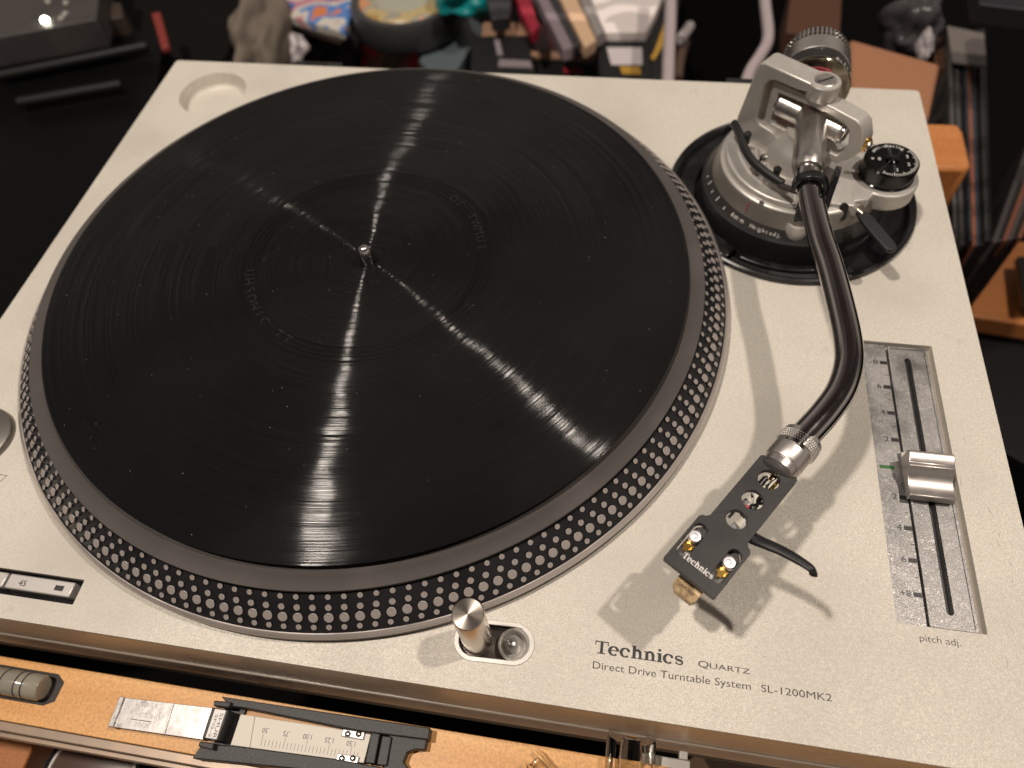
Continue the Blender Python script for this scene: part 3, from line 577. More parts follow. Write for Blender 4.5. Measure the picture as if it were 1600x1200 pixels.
obj('tube_sleeve', G().tube([hp - Ax * 37.6, hp - Ax * 43.5 + Vector((0, 0, -.1)), hp - Ax * 46 + Vector((0, 0, -.2))], [5.25, 5.3, 5.05], 36), chrome, tb)
# counterweight on its stub
obj('rear_stub', G().cyl(hp + Ax * 9 - Z * .5, hp + Ax * 24 - Z * .5, 4.6, n=32), blkmt, T)
cw0 = hp - Z * .2 + Ax * 6.8
def cwl(name, prof, m, parent=T, n=96, **k): return obj(name, G().lathe(prof, cw0, Ax, n, caps=False, **k), m, parent)
cw = cwl('counterweight', [(.1, 42.0), (12, 42.4), (15.2, 42.2), (15.4, 34.5), (16.15, 34.2), (16.2, 24.7), (15.9, 24.4), (.1, 24.4)], steel)
cwl('front_face', [(.1, 16.8), (11.2, 16.8), (11.4, 15.5), (15.9, 15.2), (16.25, 15.8), (16.25, 16.8)], mat('weight_face', (.62, .52, .42), .12, 1., noise=(.05, (.5, .55, .36), .4, .6)), cw)
cwl('pink_reflection_ring', [(6.4, 16.9), (6.4, 13.6), (9.3, 13.4), (9.5, 16.9)], pinkm, cw)  # coloured ring stands in for pink reflections in the weight face
cwl('black_hub', [(6.2, 17), (6.2, 11.2), (5.2, 10.6), (.1, 10.6)], blkgl, cw)
def knurl(name, r, s0, s1, n, d, m):
    g = G(); q = Ax.to_track_quat('Z', 'Y'); vs = []; fs = []
    for i in range(n * 2):
        a = PI * i / n; rr = r - (d if i % 2 else 0)
        for z_, e in ((s0, .5), (s0 + .5, 0), (s1 - .5, 0), (s1, .5)): vs.append(cw0 + q @ Vector(((rr - e) * math.cos(a), (rr - e) * math.sin(a), z_)))
    for i in range(n * 2):
        j = (i + 1) % (n * 2)
        for k in range(3): fs.append((i * 4 + k, j * 4 + k, j * 4 + k + 1, i * 4 + k + 1))
    return obj(name, g.add(vs, fs), m, cw, smooth=15)
kr = knurl('force_ring', 16.1, 16.4, 24.2, 90, .35, mat('force_ring_black', (.03, .028, .027), .4, .3))
knurl('rear_knurl', 16.0, 35.0, 38.2, 48, .9, mat('dark_knurl', (.10, .09, .08), .3, .9)); knurl('rear_knurl', 15.8, 38.7, 42.0, 48, .9, MATS['dark_knurl'])
q = Ax.to_track_quat('Z', 'Y')
for k in range(7):
    a = math.radians(112 + k * 9); rad = q @ Vector((math.cos(a), math.sin(a), 0)); tn = Ax.cross(rad)
    words('0 1 2 3'[k], whitem, kr, frame(cw0 + Ax * 16.9 + rad * 16.15, tn, Ax), None, 1.9, thick=.1) if k % 2 == 0 else obj('force_mark', G().prism([(-.1, 0), (.1, 0), (.1, 1.5), (-.1, 1.5)], cw0 + Ax * 16.9 + rad * 16.12, tn, Ax, rad * .1), whitem, kr, smooth=0)

# ---------------------------------------------------------------- headshell
HO = Vector((145.4, -137.55, 0)); f_ = Vector((-.5652, -.8249, 0)); r_ = Vector((.8249, -.5652, 0))
def H(x, y, z): return HO + r_ * x + f_ * y + Z * z                 # x right, y forward (negative = towards the arm)
HF = frame(H(0, 0, 39.4), r_, -f_)                                  # local y = distance back from the front edge
out = [(-9.3, 0), (9.3, 0), (9.6, .5), (9.6, 19.2), (8.9, 20.2), (7.9, 20.6), (7.1, 21.8), (7.0, 50.6), (6.2, 51.6), (-6.2, 51.6), (-7.0, 50.6), (-7.1, 21.8), (-7.9, 20.6), (-8.9, 20.2), (-9.6, 19.2), (-9.6, .5)]
hs = plate('headshell', [out, circ(0, 44.8, 3.55, 40), circ(0, 35.2, 3.5, 40), circ(0, 26.0, 3.3, 40), slot(-6.4, 6.6, -6.4, 15.4, 2.25), slot(6.4, 6.6, 6.4, 15.4, 2.25)], 0, 2.0, shellm, T, bevel=.09, F=HF)
for sgn in (-1, 1):
    obj('side_flange', G().prism([(0, 0), (0, -1.2), (18, -1.8), (30, -3.6), (30.5, 0)], H(sgn * 6.95 - (.9 if sgn > 0 else 0), -21.5, 39.4), -f_, Z, r_ * .9), shellm, hs, bevel=.2)
logo(hs, frame(H(-5.6, -4.3, 41.4), r_, -f_), 11.0, 2.0, whitem)
screwm = mat('bright_screw', (.80, .79, .82), .4, .75, bump=(3., .2, .1))
for sx_ in (-6.4, 6.4):
    s = obj('mounting_screw', G().lathe([(1.9, 38.9), (1.95, 41.2), (1.8, 41.6), (1.0, 41.65), (.85, 41.0), (.05, 40.9)], H(sx_, -12.5, 0), n=28), screwm, hs)
    obj('gold_clip', G().prism(rect(-1.6, -9.6, 1.6, -7.6, .3, 3), H(sx_, -1, 38.2), r_, f_, Z * .6), gold, hs)
    obj('gold_clip', G().prism([(-1.2, -9.0), (-.2, -10.4), (1.0, -9.6), (.4, -7.4), (-.8, -7.0)], H(sx_ + .2, 0, 39.0), r_, f_, Z * .8), gold, hs)
ct = obj('cartridge', G().prism([(-8.4, -5), (8.4, -5), (8.4, -16.5), (5.5, -20), (-5.5, -20), (-8.4, -16.5)], H(0, 0, 30.5), r_, f_, Z * 7.6), mat('cartridge_body', (.10, .095, .09), .4), hs, bevel=.4)
tan = mat('cream_stylus_grip', (.66, .48, .26), .45, noise=(.4, (.42, .29, .15), .45, .6))
obj('stylus_grip', G().prism([(-3.6, -6), (5.2, -6), (5.2, .9), (4.4, 2.2), (-1.9, 2.2), (-3.7, .4)], H(0, 0, 28.0), r_, f_, Z * 3.4), tan, ct, bevel=.08)
for k, tt in enumerate(('SHURE',)): words(tt, greym, ct, frame(H(-2.2, .1 + 1.3 * k, 31.4), r_, -f_), 6.0, 1.0)
0 and obj('stylus_cantilever', G().tube([H(.4, -2, 28.6), H(.4, 1.5, 25.5), H(.4, 3.0, 24.2)], .35, 8), steel, ct)
obj('pin_block', G().prism([(-5.2, -20), (5.2, -20), (5.2, -24.5), (-5.2, -24.5)], H(0, 0, 32), r_, f_, Z * 3.2), whw, ct)
greyb = mat('grey_plastic', (.22, .21, .20), .4)
obj('wire_block', G().prism([(-1.2, -21.5), (2.2, -21.5), (2.4, -27.0), (-.6, -27.6)], H(0, 0, 33), r_, f_, Z * 3), greyb, hs, bevel=.3)
obj('wire_block', G().prism([(2.3, -23), (3.2, -23), (3.0, -28.6), (1.9, -28.8)], H(0, 0, 34), r_, f_, Z * 2.6), whw, hs, bevel=.2)
obj('wire_block', G().prism([(-3.2, -32.8), (-.8, -32.4), (-.6, -36.8), (-2.6, -37.4)], H(0, 0, 33.5), r_, f_, Z * 2.4), greyb, hs, bevel=.4)
W_ = [(blkgl, [(.6, -30.5, 36), (1.6, -33.0, 37.2), (.4, -35.4, 36.6), (1.9, -38.2, 36.2), (.2, -41.5, 36), (-1.4, -44.5, 36.4), (-1.6, -48, 36.8)]),
      (blkgl, [(-.4, -30.8, 35.6), (.8, -33.6, 36.4), (2.0, -36.2, 37.2), (.8, -39.0, 36.8), (1.6, -44, 35.8), (2.2, -50, 36.6)]),
      (blkgl, [(2.6, -30, 35), (2.9, -34.4, 36.0), (1.4, -36.9, 36.4), (2.9, -40.4, 35.4), (.2, -46, 35.2), (.8, -50, 36.6)]),
      (whw, [(-2.9, -28, 34.6), (-2.2, -33, 35.4), (-.2, -37.6, 35.0), (-2.4, -41.5, 35.2), (-.2, -46.6, 36.4), (-.6, -50, 36.8)])]
for m_, p_ in W_: obj('signal_wire', G().tube(smooth_path([H(*q_) for q_ in p_], 5), .52, 10), m_, hs)
obj('red_sleeve', G().cyl(H(.2, -33.2, 37.2), H(1.4, -31.9, 37.0), .8, n=12), redw, hs)
obj('red_sleeve', G().cyl(H(-.9, -33.6, 37.2), H(.2, -34.2, 37.0), .6, n=12), redw, hs)
obj('wire_clip', G().cyl(H(-1.7, -43.2, 36.6), H(-1.5, -47.0, 37.0), 1.05, n=14), blkgl, hs)
obj('wire_clip', G().cyl(H(-.2, -42.2, 36.4), H(-.9, -43.0, 36.4), .8, n=14), whw, hs)
for x_, y_ in ((2.1, -43.2), (-.3, -47.2)): obj('terminal_pin', G().cyl(H(x_, y_, 36.6), H(x_ * 1.05, y_ - 5, 37.0), .6, n=10), gold, hs)
fl = obj('finger_lift', G().tube(smooth_path([H(5.8, -24.8, 39.3), H(9, -25.4, 39.4), H(17, -27.2, 40.2), H(24.6, -27.8, 40.8), H(26.6, -27.2, 41.), H(27.4, -25.8, 41.8)], 5), [2.3, 2.25, 2.2, 2.2, 2.15, 2.1, 2.0, 1.95, 1.9, 1.85, 1.8, 1.75, 1.7, 1.6, 1.5, 1.45, 1.4, 1.35, 1.3, 1.3, 1.3, 1.3, 1.3, 1.3, 1.3, 1.2], 14, flat=.45), blkgl, hs)
# collar
c0 = H(0, -51.0, 42.0) - Z * 2.2; cax = (Vector((182.6, -83.4, 42.6)) - c0).normalized(); cax = -f_ + Z * .045; cax.normalize()
obj('shell_neck', G().lathe([(5.6, -1), (6.1, -.6), (6.1, 1.6), (5.4, 2.2)], c0, cax, 48), mat('neck_metal', (.7, .67, .64), .35, 1.), T)
collm = mat('satin_collar', (.72, .69, .66), .38, 1.0, bump=(2., .05, .1))
col = obj('locking_collar', G().lathe([(5.4, 1.8), (6.3, 2.2), (6.6, 2.8), (6.6, 9.2), (7.0, 9.4), (7.0, 13.4), (6.9, 14.9), (6.2, 15.6), (5.0, 15.8)], c0, cax, 64), collm, T)
g = G(); q = cax.to_track_quat('Z', 'Y'); nk = 52
for j in range(4):
    for i in range(nk):
        a = 2 * PI * (i + .5 * (j % 2)) / nk; rad = q @ Vector((math.cos(a), math.sin(a), 0)); tn = cax.cross(rad); c = c0 + cax * (10.0 + .95 * j) + rad * 6.98
        g.add([c + tn * .36, c + cax * .44, c - tn * .36, c - cax * .44, c + rad * .34], [(0, 1, 4), (1, 2, 4), (2, 3, 4), (3, 0, 4)])
obj('knurling', g, castm, col, smooth=0)['kind'] = 'stuff'

# ================================================================ in front: the wooden ledge and what lies on it
WZ = -40.
trimm = mat('ledge_trim', (.24, .19, .15), .4, .5, noise=(.05, (.30, .22, .16), .4, .6))
wb = empty('wooden_ledge', (0, -192, -58), 'pale maple board in front of the turntable with grey metal front trim', 'board')
obj('board', G().prism([(-330, -180.7), (330, -181.2), (330, -204.0), (-330, -203.6)], (0, 0, -57), w=(0, 0, 17)), maple, wb, bevel=.3)
obj('edge_trim', G().prism([(-330, -203.7), (330, -204.1), (330, -207.6), (-330, -207.2)], (0, 0, -62), w=(0, 0, 21.2)), trimm, wb, bevel=.4)
obj('edge_trim', G().prism([(-330, -207.3), (330, -207.7), (330, -209.6), (-330, -209.2)], (0, 0, -66), w=(0, 0, 21)), trimm, wb, bevel=.3)
# spirit level vial
vt = empty('spirit_level', (-115, -189.5, -40), 'clear tube vial with bubble lying in a dark slot of the maple board', 'spirit level')
obj('vial_slot', G().prism([(-140, -184.0), (-96.5, -184.0), (-92.5, -186.6), (-92.8, -194.0), (-96.8, -196.2), (-140, -196.2)], (0, 0, -41), w=(0, 0, 1.3)), mat('slot_dark', (.012, .009, .007), .35), vt)
vl = obj('vial', G().lathe([(4.2, -36), (4.9, -35), (4.9, 14.2), (4.2, 15.2), (.05, 15.4)], (-112.2, -190.3, -35.8), (1, 0, 0), 48), mat('vial_glass', (.52, .49, .40), .08, Transmission_Weight=.55), vt)
obj('vial_cap', G().lathe([(4.3, 6), (4.3, 12.6), (3.4, 14.0), (2.6, 14.2), (2.4, 11), (.05, 11)], (-112.2, -190.3, -35.8), (1, 0, 0), 40), mat('vial_cap_grey', (.42, .38, .31), .3), vl)
for s_ in (-1.2, 5.2, 8.4): obj('vial_ring', G().lathe([(4.35, s_), (5.02, s_), (5.02, s_ + .5), (4.35, s_ + .5)], (-112.2, -190.3, -35.8), (1, 0, 0), 40, caps=False), blkmt, vl)
obj('bubble', G().lathe([(.05, -18), (2.4, -16.6), (3.4, -13), (3.5, -9), (2.6, -5.2), (.05, -3.6)], (-112.2, -190.3, -35.0), (1, 0, 0), 32), glassm('bubble_glass', (.95, .95, .9), .0, 1.0 / 1.3), vl)
# stylus force gauge
gt = empty('stylus_gauge', (0, -191, WZ), 'stylus force gauge with black frame, metal tongue and white numbered scale', 'gauge')
alum = mat('dull_aluminium', (.33, .32, .31), .34, .9, bump=(.35, .25, .25), rvar=(.12, .25, .45)); cream = mat('gauge_cream', (.62, .58, .50), .5, bump=(.8, .1, .1)); bf = mat('gauge_black_frame', (.018, .017, .017), .5, bump=(1.5, .5, .25), noise=(1.2, (.06, .055, .055), .6, .72))
gz = -36.6
def GP(px, py, z=gz): v = at(px, py, z); return (v.x, v.y)
def quad(name, pts, z0, z1, m, parent, bevel=.25): return obj(name, G().prism([GP(*p, z1) for p in pts], (0, 0, z0), w=(0, 0, z1 - z0)), m, parent, bevel=bevel)
tg = quad('tongue', [(187, 1089), (332, 1106), (317, 1156), (169, 1135)], gz - 1.2, gz, alum, gt, .15)
quad('tongue_lip', [(187, 1088), (194, 1089), (176, 1136.5), (168, 1135)], gz - 1, gz + 1.0, alum, tg, .2)
quad('tongue_ridge', [(269, 1098.5), (272, 1099), (257, 1147.5), (254, 1147)], gz, gz + .35, alum, tg, .1)
gd = Vector((GP(332, 1106)[0] - GP(187, 1089)[0], GP(332, 1106)[1] - GP(187, 1089)[1], 0)).normalized(); gn = Vector((-gd.y, gd.x, 0))
def gw(txt, px, py, h, m, parent, wd=None, d=None, u=None): v = at(px, py, gz + .02); words(txt, m, parent, frame((v.x, v.y, gz + .0), d or -gd, u or -gn), wd, h, thick=.18)
gw('SCALE', 234, 1130.5, 1.7, alum, tg, 6.2); gw('TIMES 2', 253, 1117, 1.7, alum, tg, 9.2); gw('TIMES 1', 248, 1099.5, 1.7, alum, tg, 9.2)
obj('tongue_rule', G().prism([GP(204, 1122.6), (GP(236, 1127.4)), GP(236, 1128.6), GP(204, 1123.8)], (0, 0, gz), w=(0, 0, .15)), inkm, tg, smooth=0)
# frame rails and parts
quad('frame_rail', [(345, 1088), (672, 1137), (669, 1156), (560, 1142), (380, 1106), (360, 1104)], -40, -33.5, bf, gt, .4)
quad('frame_rail', [(313, 1166), (330, 1163), (368, 1165), (520, 1185), (620, 1203), (600, 1215), (300, 1185)], -40, -34.5, bf, gt, .4)
quad('end_block', [(610, 1137), (670, 1140), (664, 1172), (648, 1171), (636, 1176), (630, 1190), (640, 1205), (598, 1205)], -40, -35.5, bf, gt, .4)
quad('pivot_bar', [(334, 1094), (361, 1097), (357, 1106), (333, 1103)], -36, -31.5, bf, gt, .4)
quad('pivot_bar', [(312, 1158), (334, 1161), (332, 1172), (309, 1166)], -36, -31.5, bf, gt, .4)
sg = quad('pivot_sleeve', [(331, 1105), (358, 1109), (341, 1158), (315, 1154)], -38, -31.0, bf, gt, .5)
lb = quad('name_label', [(336, 1107.5), (353, 1110), (338, 1155), (321, 1152.5)], -31, -30.8, mat('label_white', (.75, .73, .70), .5), sg, .05)
ld_ = Vector((at(338, 1155, -30.8) - at(353, 1110, -30.8))); ld_.z = 0; ld_.normalize()
words('SHURE', inkm, lb, frame((at(344.5, 1114, -30.8).x, at(344.5, 1114, -30.8).y, -30.8), ld_, Vector((-ld_.y, ld_.x, 0))), 10.6, 1.35, thick=.03)
words('SFG-2', inkm, lb, frame((at(337.0, 1116, -30.8).x, at(337.0, 1116, -30.8).y, -30.8), ld_, Vector((-ld_.y, ld_.x, 0))), 8.0, 1.05, thick=.03)
quad('dark_gap', [(360, 1098), (385, 1104), (366, 1168), (334, 1162)], -40, -38.6, blkmt, gt, .1)
sp2 = quad('scale_strip', [(376, 1116), (580, 1147), (568, 1192), (360, 1164)], -38, gz + .4, cream, gt, .15)
quad('scale_tab', [(376, 1116), (398, 1119.5), (390, 1168), (360, 1164)], gz + .4, gz + .9, cream, sp2, .15)
for i in range(27):
    t = i / 26; big_ = i % 5 == 2 or i == 0
    xa, ya = 412 + (562 - 412) * t, 1166 + (1186 - 1166) * t; l_ = 19 if i % 6 == 0 else 11
    a_ = at(xa - 5, ya, gz + .4); b_2 = at(xa - 5 + l_ * .25, ya - l_, gz + .4); d_ = (b_2 - a_)
    obj('scale_line', G().prism([(-.07, 0), (.07, 0), (.07, d_.length), (-.07, d_.length)], (a_.x, a_.y, gz + .4), Vector((d_.y, -d_.x, 0)).normalized(), d_.normalized(), (0, 0, .04)), inkm, sp2, smooth=0)
for t_, px_, py_ in (('.50', 421, 1138), ('.75', 454, 1143), ('1.00', 488, 1148), ('1.25', 522, 1153.5), ('1.50', 556, 1158.5)):
    v = at(px_, py_, gz + .42); words(t_, inkm, sp2, frame((v.x, v.y, gz + .4), -gd, -gn), 3.4 if len(t_) > 3 else 2.6, 1.8, thick=.04)
for (a_, b_2) in (((536, 1139), (570, 1144)), ((527, 1177), (561, 1182))):
    cp = quad('scale_slider', [(a_[0], a_[1]), (b_2[0], b_2[1]), (b_2[0] - 3, b_2[1] + 12), (a_[0] - 3, a_[1] + 11)], gz + .5, gz + 1.6, castm, gt, .3)
    for k in (.25, .75):
        v = at(a_[0] + (b_2[0] - a_[0]) * k - 1, a_[1] + 8, gz + 1.6); obj('slider_pin', G().lathe([(1.1, 0), (1.1, .5), (.7, .8), (.3, .5)], (v.x, v.y, gz + 1.6), n=16), chrome, cp)
quad('end_sleeve', [(580, 1144), (594, 1146), (585, 1194), (570, 1192)], -38, -34.5, bf, gt, .4)
quad('end_sleeve', [(597, 1149), (612, 1151), (604, 1197), (588, 1195)], -38, -34.2, bf, gt, .4)
quad('brass_strip', [(579, 1140), (612, 1144.5), (610, 1151), (580, 1147)], -40, -38.2, gold, gt, .1)
# clear plastic clips
for px_, py_, ang, lab, nm in ((985, 1178, .0, 'clear plastic two-prong clip standing in the gap before the board', 'prong_clip'), (842, 1196, .9, 'small clear plastic clip lying on the maple board at the bottom edge', 'small_clip')):
    v = at(px_, py_, -36); e_ = empty(nm, (v.x, v.y, -40), lab, 'clip')
    R = Matrix.Rotation(ang, 3, 'Z'); k_ = 1. if nm == 'prong_clip' else .45
    def cp_(x, y, z): return Vector((v.x, v.y, -36)) + R @ Vector((x, y, z)) * k_
    for s_ in (-1, 1): obj('prong', G().tube([cp_(s_ * 7.2, -8, 0), cp_(s_ * 7.2, 4, 1), cp_(s_ * 6.6, 9, 1.5)], [1.9 * k_, 1.9 * k_, 1.5 * k_], 16, flat=1.3), clear, e_)
    obj('tongue', G().tube([cp_(0, -9, 1), cp_(0, 0, 1.5), cp_(0, 4.6, 1.4), cp_(0, 5.6, 1.2)], [4.2 * k_, 4.2 * k_, 3.6 * k_, 1.6 * k_], 20, flat=.6), clear, e_)
    obj('bridge', G().box(*(cp_(0, 0, 0) + Vector((-8.5, -10, -2)) * k_), *(cp_(0, 0, 0) + Vector((8.5, -7, 1)) * k_)), clear, e_, bevel=.4)
v = at(1040, 1192, -44); e_ = empty('hinge_piece', (v.x, v.y, -48), 'small grey plastic hinge piece right of the clear clip', 'plastic piece')
obj('block', G().box(v.x - 9, v.y - 8, -48, v.x + 9, v.y + 2, -43), castm, e_, bevel=.4); 
for s_ in (-6.5, 6.5): obj('lug', G().box(v.x + s_ - 1.6, v.y + 2, -47.5, v.x + s_ + 1.6, v.y + 5, -43.5), castm, e_, bevel=.3)
# items below the ledge
v = at(138, 1212, -110); jl = empty('jar', (v.x, v.y, -170), 'black rimmed round jar lid below the maple board at lower left', 'jar')
obj('lid', G().lathe([(24, -60), (25, -8), (25, -2), (23.6, 0), (22, -.6), (21, -1.4)], (v.x, v.y, -110), n=64, caps=False), blkgl, jl)
obj('lid_disc', G().lathe([(21.4, -1.6), (20.4, -1.2), (.1, -1.4)], (v.x, v.y, -110), n=64, caps=False), mat('lid_brown', (.10, .06, .045), .35), jl)
obj('lid_ring', G().lathe([(21.9, -1.4), (21.6, -.7), (20.6, -.7), (20.3, -1.4)], (v.x, v.y, -110), n=64, caps=False), castm, jl)
pb = [at(px_, py_, -150) for px_, py_ in ((40, 1170), (330, 1210), (330, 1300), (0, 1300))]
o = obj('paper_box', G().prism([(q_.x, q_.y) for q_ in pb], (0, 0, -300), w=(0, 0, 150)), mat('white_card', (.55, .52, .5), .6), bevel=.6); tag(o, 'pale box under the ledge beneath the black jar lid', 'box')
pb = [at(px_, py_, -120) for px_, py_ in ((-60, 1130), (60, 1148), (30, 1215), (-60, 1240))]
o = obj('brown_block', G().prism([(q_.x, q_.y) for q_ in pb], (0, 0, -160), w=(0, 0, 40)), orangew, bevel=1); tag(o, 'brown wooden block at the bottom left corner under the ledge', 'block')
pb = [at(px_, py_, -120) for px_, py_ in ((1092, 1172), (1240, 1195), (1260, 1240), (1130, 1240))]
o = obj('cream_box', G().prism([(q_.x, q_.y) for q_ in pb], (0, 0, -220), w=(0, 0, 100)), mat('cream_card', (.42, .36, .3), .5), bevel=1); tag(o, 'cream box edge below the turntable front at bottom right', 'box')

# ================================================================ behind and beside
fl_ = obj('floor', G().add([(-6000, -3000, -420), (6000, -3000, -420), (6000, 9000, -420), (-6000, 9000, -420)], [(0, 1, 2, 3)]), mat('dark_floor', (.003, .0027, .0025), .9, Specular_IOR_Level=.1), smooth=0); fl_['kind'] = 'structure'
ff = obj('front_bounce_floor', G().add([(-1500, -2500, -330), (1500, -2500, -330), (1500, -213, -330), (-1500, -213, -330)], [(0, 1, 2, 3)]), woodmat('bounce_floor_wood', (.48, .31, .19), (.60, .41, .26)), smooth=0); ff['kind'] = 'structure'  # unseen floor added so the front side panels reflect warm light
def slab(name, pts, z1, h, m, label=None, cat=None, parent=None, bevel=1., group=None, taper=0):
    P_ = [at(*p, z1) for p in pts]; o = obj(name, G().prism([(q_.x, q_.y) for q_ in P_], (0, 0, z1 - h), w=(0, 0, h)), m, parent, bevel=bevel)
    if label: tag(o, label, cat, group)
    return o
slab('black_cabinet', [(-400, 90), (150, 30), (255, 60), (215, 330), (-60, 900), (-900, 1000)], -160, 260, mat('cabinet_black', (.0025, .0025, .0025), .45, Specular_IOR_Level=.15), 'black equipment cabinet left of the turntable', 'cabinet')
slab('equipment_lid', [(-300, -90), (160, -60), (150, 30), (-120, 80)], -120, 30, mat('lid_grey', (.04, .036, .036), .5, noise=(.02, (.06, .054, .052), .4, .6), bump=(.2, .4, 1.)), 'grey equipment lid with bright reflection at top left', 'equipment')
e0 = at(71, 33, -119)
m_ = mat('indicator_glow', (1, .95, .8), .3); m_.node_tree.nodes['Principled BSDF'].inputs['Emission Color'].default_value = (1, .95, .75, 1); m_.node_tree.nodes['Principled BSDF'].inputs['Emission Strength'].default_value = 25
o = obj('indicator_light', G().lathe([(3.4, 0), (3.4, 2), (2, 3.6), (.1, 4)], e0, n=24), m_); tag(o, 'tiny bright indicator light glowing on the grey equipment lid', 'light')
for (px_, py_), lb_ in zip(((97, 30), (103, 23), (76, 4), (104, 6)), ('lower metal button of the pair right of the bright light', 'upper metal button of the pair right of the bright light', 'metal button straight above the bright light at the top edge', 'metal button at the top edge, right of the other one')):
    v = at(px_, py_, -119); o = obj('metal_button', G().lathe([(3, 0), (3, 2), (1.5, 3)], v, n=16), castm); tag(o, lb_, 'button', 'metal buttons on the grey lid')
for i, (y0, y1) in enumerate((((0, 118), (230, 72)), ((30, 160), (190, 132)))):
    a_, b_2 = at(*y0, -150), at(*y1, -150); o = obj('black_rail', G().tube([a_, b_2], 5, 12), mat('rail_black', (.012, .012, .012), .45, Specular_IOR_Level=.25)); tag(o, ('upper' if not i else 'lower') + ' dark rail lying on the black cabinet at left', 'rail', 'rails on the cabinet')
slab('red_strap', [(236, 20), (250, 18), (264, 72), (252, 76)], -140, 6, mat('dull_red', (.22, .03, .025), .5), 'dull red strap standing out on the dark left background', 'strap')
slab('brown_box', [(158, 5), (188, 4), (192, 26), (160, 30)], -140, 30, mat('brown_dark', (.05, .035, .025), .5), 'small dark brown box between the grey lid and red strap', 'box')
slab('dark_speaker', [(215, -60), (420, -60), (350, 92), (262, 130), (215, 330), (190, 200)], -190, 200, mat('speaker_black', (.004, .0035, .003), .8, Specular_IOR_Level=.15), 'dark cloth covered block behind the left corner', 'block')

def lump(name, pts, z, r, m, label, cat, seed=0, flat=.7):
    "crumpled bag or cloth: a noisy blob over the given outline centre"
    from mathutils import noise
    c = sum((at(*p, z) for p in pts), Vector()) / len(pts); e_ = [at(*p, z) - c for p in pts]
    me = bpy.data.meshes.new(name); bm = bmesh.new(); bmesh.ops.create_icosphere(bm, subdivisions=5, radius=1)
    rx = max(abs(q_.x) for q_ in e_); ry = max(abs(q_.y) for q_ in e_)
    for v in bm.verts:
        d = v.co.copy(); n_ = noise.noise(d * 1.6 + Vector((seed, 0, 0))) * .35 + abs(noise.noise(d * 2.0 + Vector((0, seed, 0)))) * .14
        k_ = .85 + n_; v.co = Vector((d.x * rx * k_, d.y * ry * k_, d.z * r * flat * k_)) * S
    bm.to_mesh(me); bm.free(); me.shade_smooth(); o = link(name, me, m, base=c); tag(o, label, cat); return o
lump('grey_bag', [(365, 98), (395, 15), (440, 50), (425, 100)], -215, 70, mat('taupe_cloth', (.17, .14, .11), .8), 'crumpled grey-brown cloth bag behind the back left corner', 'bag', 1)
lump('white_bag', [(425, 62), (475, 60), (465, 92), (430, 85)], -235, 30, mat('white_plastic', (.6, .55, .56), .35), 'crumpled white plastic bag under the colourful cases', 'bag', 5)
lump('dark_cloth', [(440, 50), (560, 60), (560, 100), (440, 100)], -300, 60, mat('dark_purple_cloth', (.02, .014, .02), .6), 'dark cloth heap below the colourful disc cases', 'cloth', 9)
covs = [blotch('case_cover', [(.05, .16, .5), (.55, .25, .3), (.65, .62, .55), (.1, .25, .6), (.7, .22, .08)], .022, .25), mat('case_cream', (.6, .5, .38), .4), mat('case_pink', (.6, .42, .38), .4)]
for i, (dz, m_, lab) in enumerate(((0, covs[0], 'disc case with blue, pink and orange cover on top of its stack'), (-12, mat('case_white', (.7, .68, .66), .35), 'white disc case second in the stack'), (-24, covs[1], 'cream disc case third in the stack'), (-36, covs[2], 'pinkish disc case at the bottom of the stack'))):
    d_ = i * 3
    slab('disc_case', [(448 - d_, -38 + d_), (568 - d_, -22 + d_), (537 - d_, 50 + d_), (440 - d_, 22 + d_)], -205 + dz, 10, m_, lab, 'disc case', group='stack of disc cases behind the deck')
v = at(632, -6, -190); sb_ = empty('disc_tub', (v.x, v.y, -320), 'round tub of blank discs with golden label and dark rim', 'disc tub')
gl_ = blotch('gold_label', [(.45, .30, .10), (.55, .42, .2), (.35, .34, .28), (.62, .30, .14)], .03, .3)
obj('tub_body', G().lathe([(64, -34), (66, -30), (66, -6), (64, 0), (60, .5), (54, -1)], v, n=64, caps=False), mat('tub_grey', (.05, .05, .05), .3), sb_)
obj('tub_label', G().lathe([(55, -1.5), (53, .2), (34, .6)], v, n=64, caps=False), gl_, sb_)
obj('tub_centre', G().lathe([(34.5, .5), (33, 1), (.1, 1.4)], v, n=64, caps=False), mat('tub_pale', (.42, .42, .34), .35), sb_)
lump('colourful_fabric', [(560, 60), (660, 60), (655, 110), (560, 108)], -290, 60, blotch('bright_fabric', [(.30, .16, .07), (.03, .02, .10), (.5, .03, .04), (.28, .12, .10), (.12, .1, .07)], .014, .6), 'red, blue and orange patterned fabric below the disc tub', 'fabric', 3)
slab('grey_case', [(672, 62), (735, 26), (756, 40), (712, 112), (672, 112), (655, 95)], -230, 30, mat('blue_grey', (.10, .13, .14), .45), 'blue-grey flat case leaning behind the middle of the deck', 'case')
lump('teal_bowl', [(684, -30), (760, -40), (755, 12), (705, 14)], -170, 46, mat('teal_plastic', (.0, .22, .23), .35), 'bright teal plastic bundle at the top edge', 'bundle', 7, .5)
lump('brown_pouch', [(690, 62), (735, 70), (735, 110), (700, 110)], -300, 30, mat('dark_taupe', (.09, .07, .06), .6), 'dark taupe pouch between the grey case and black box', 'pouch', 11)
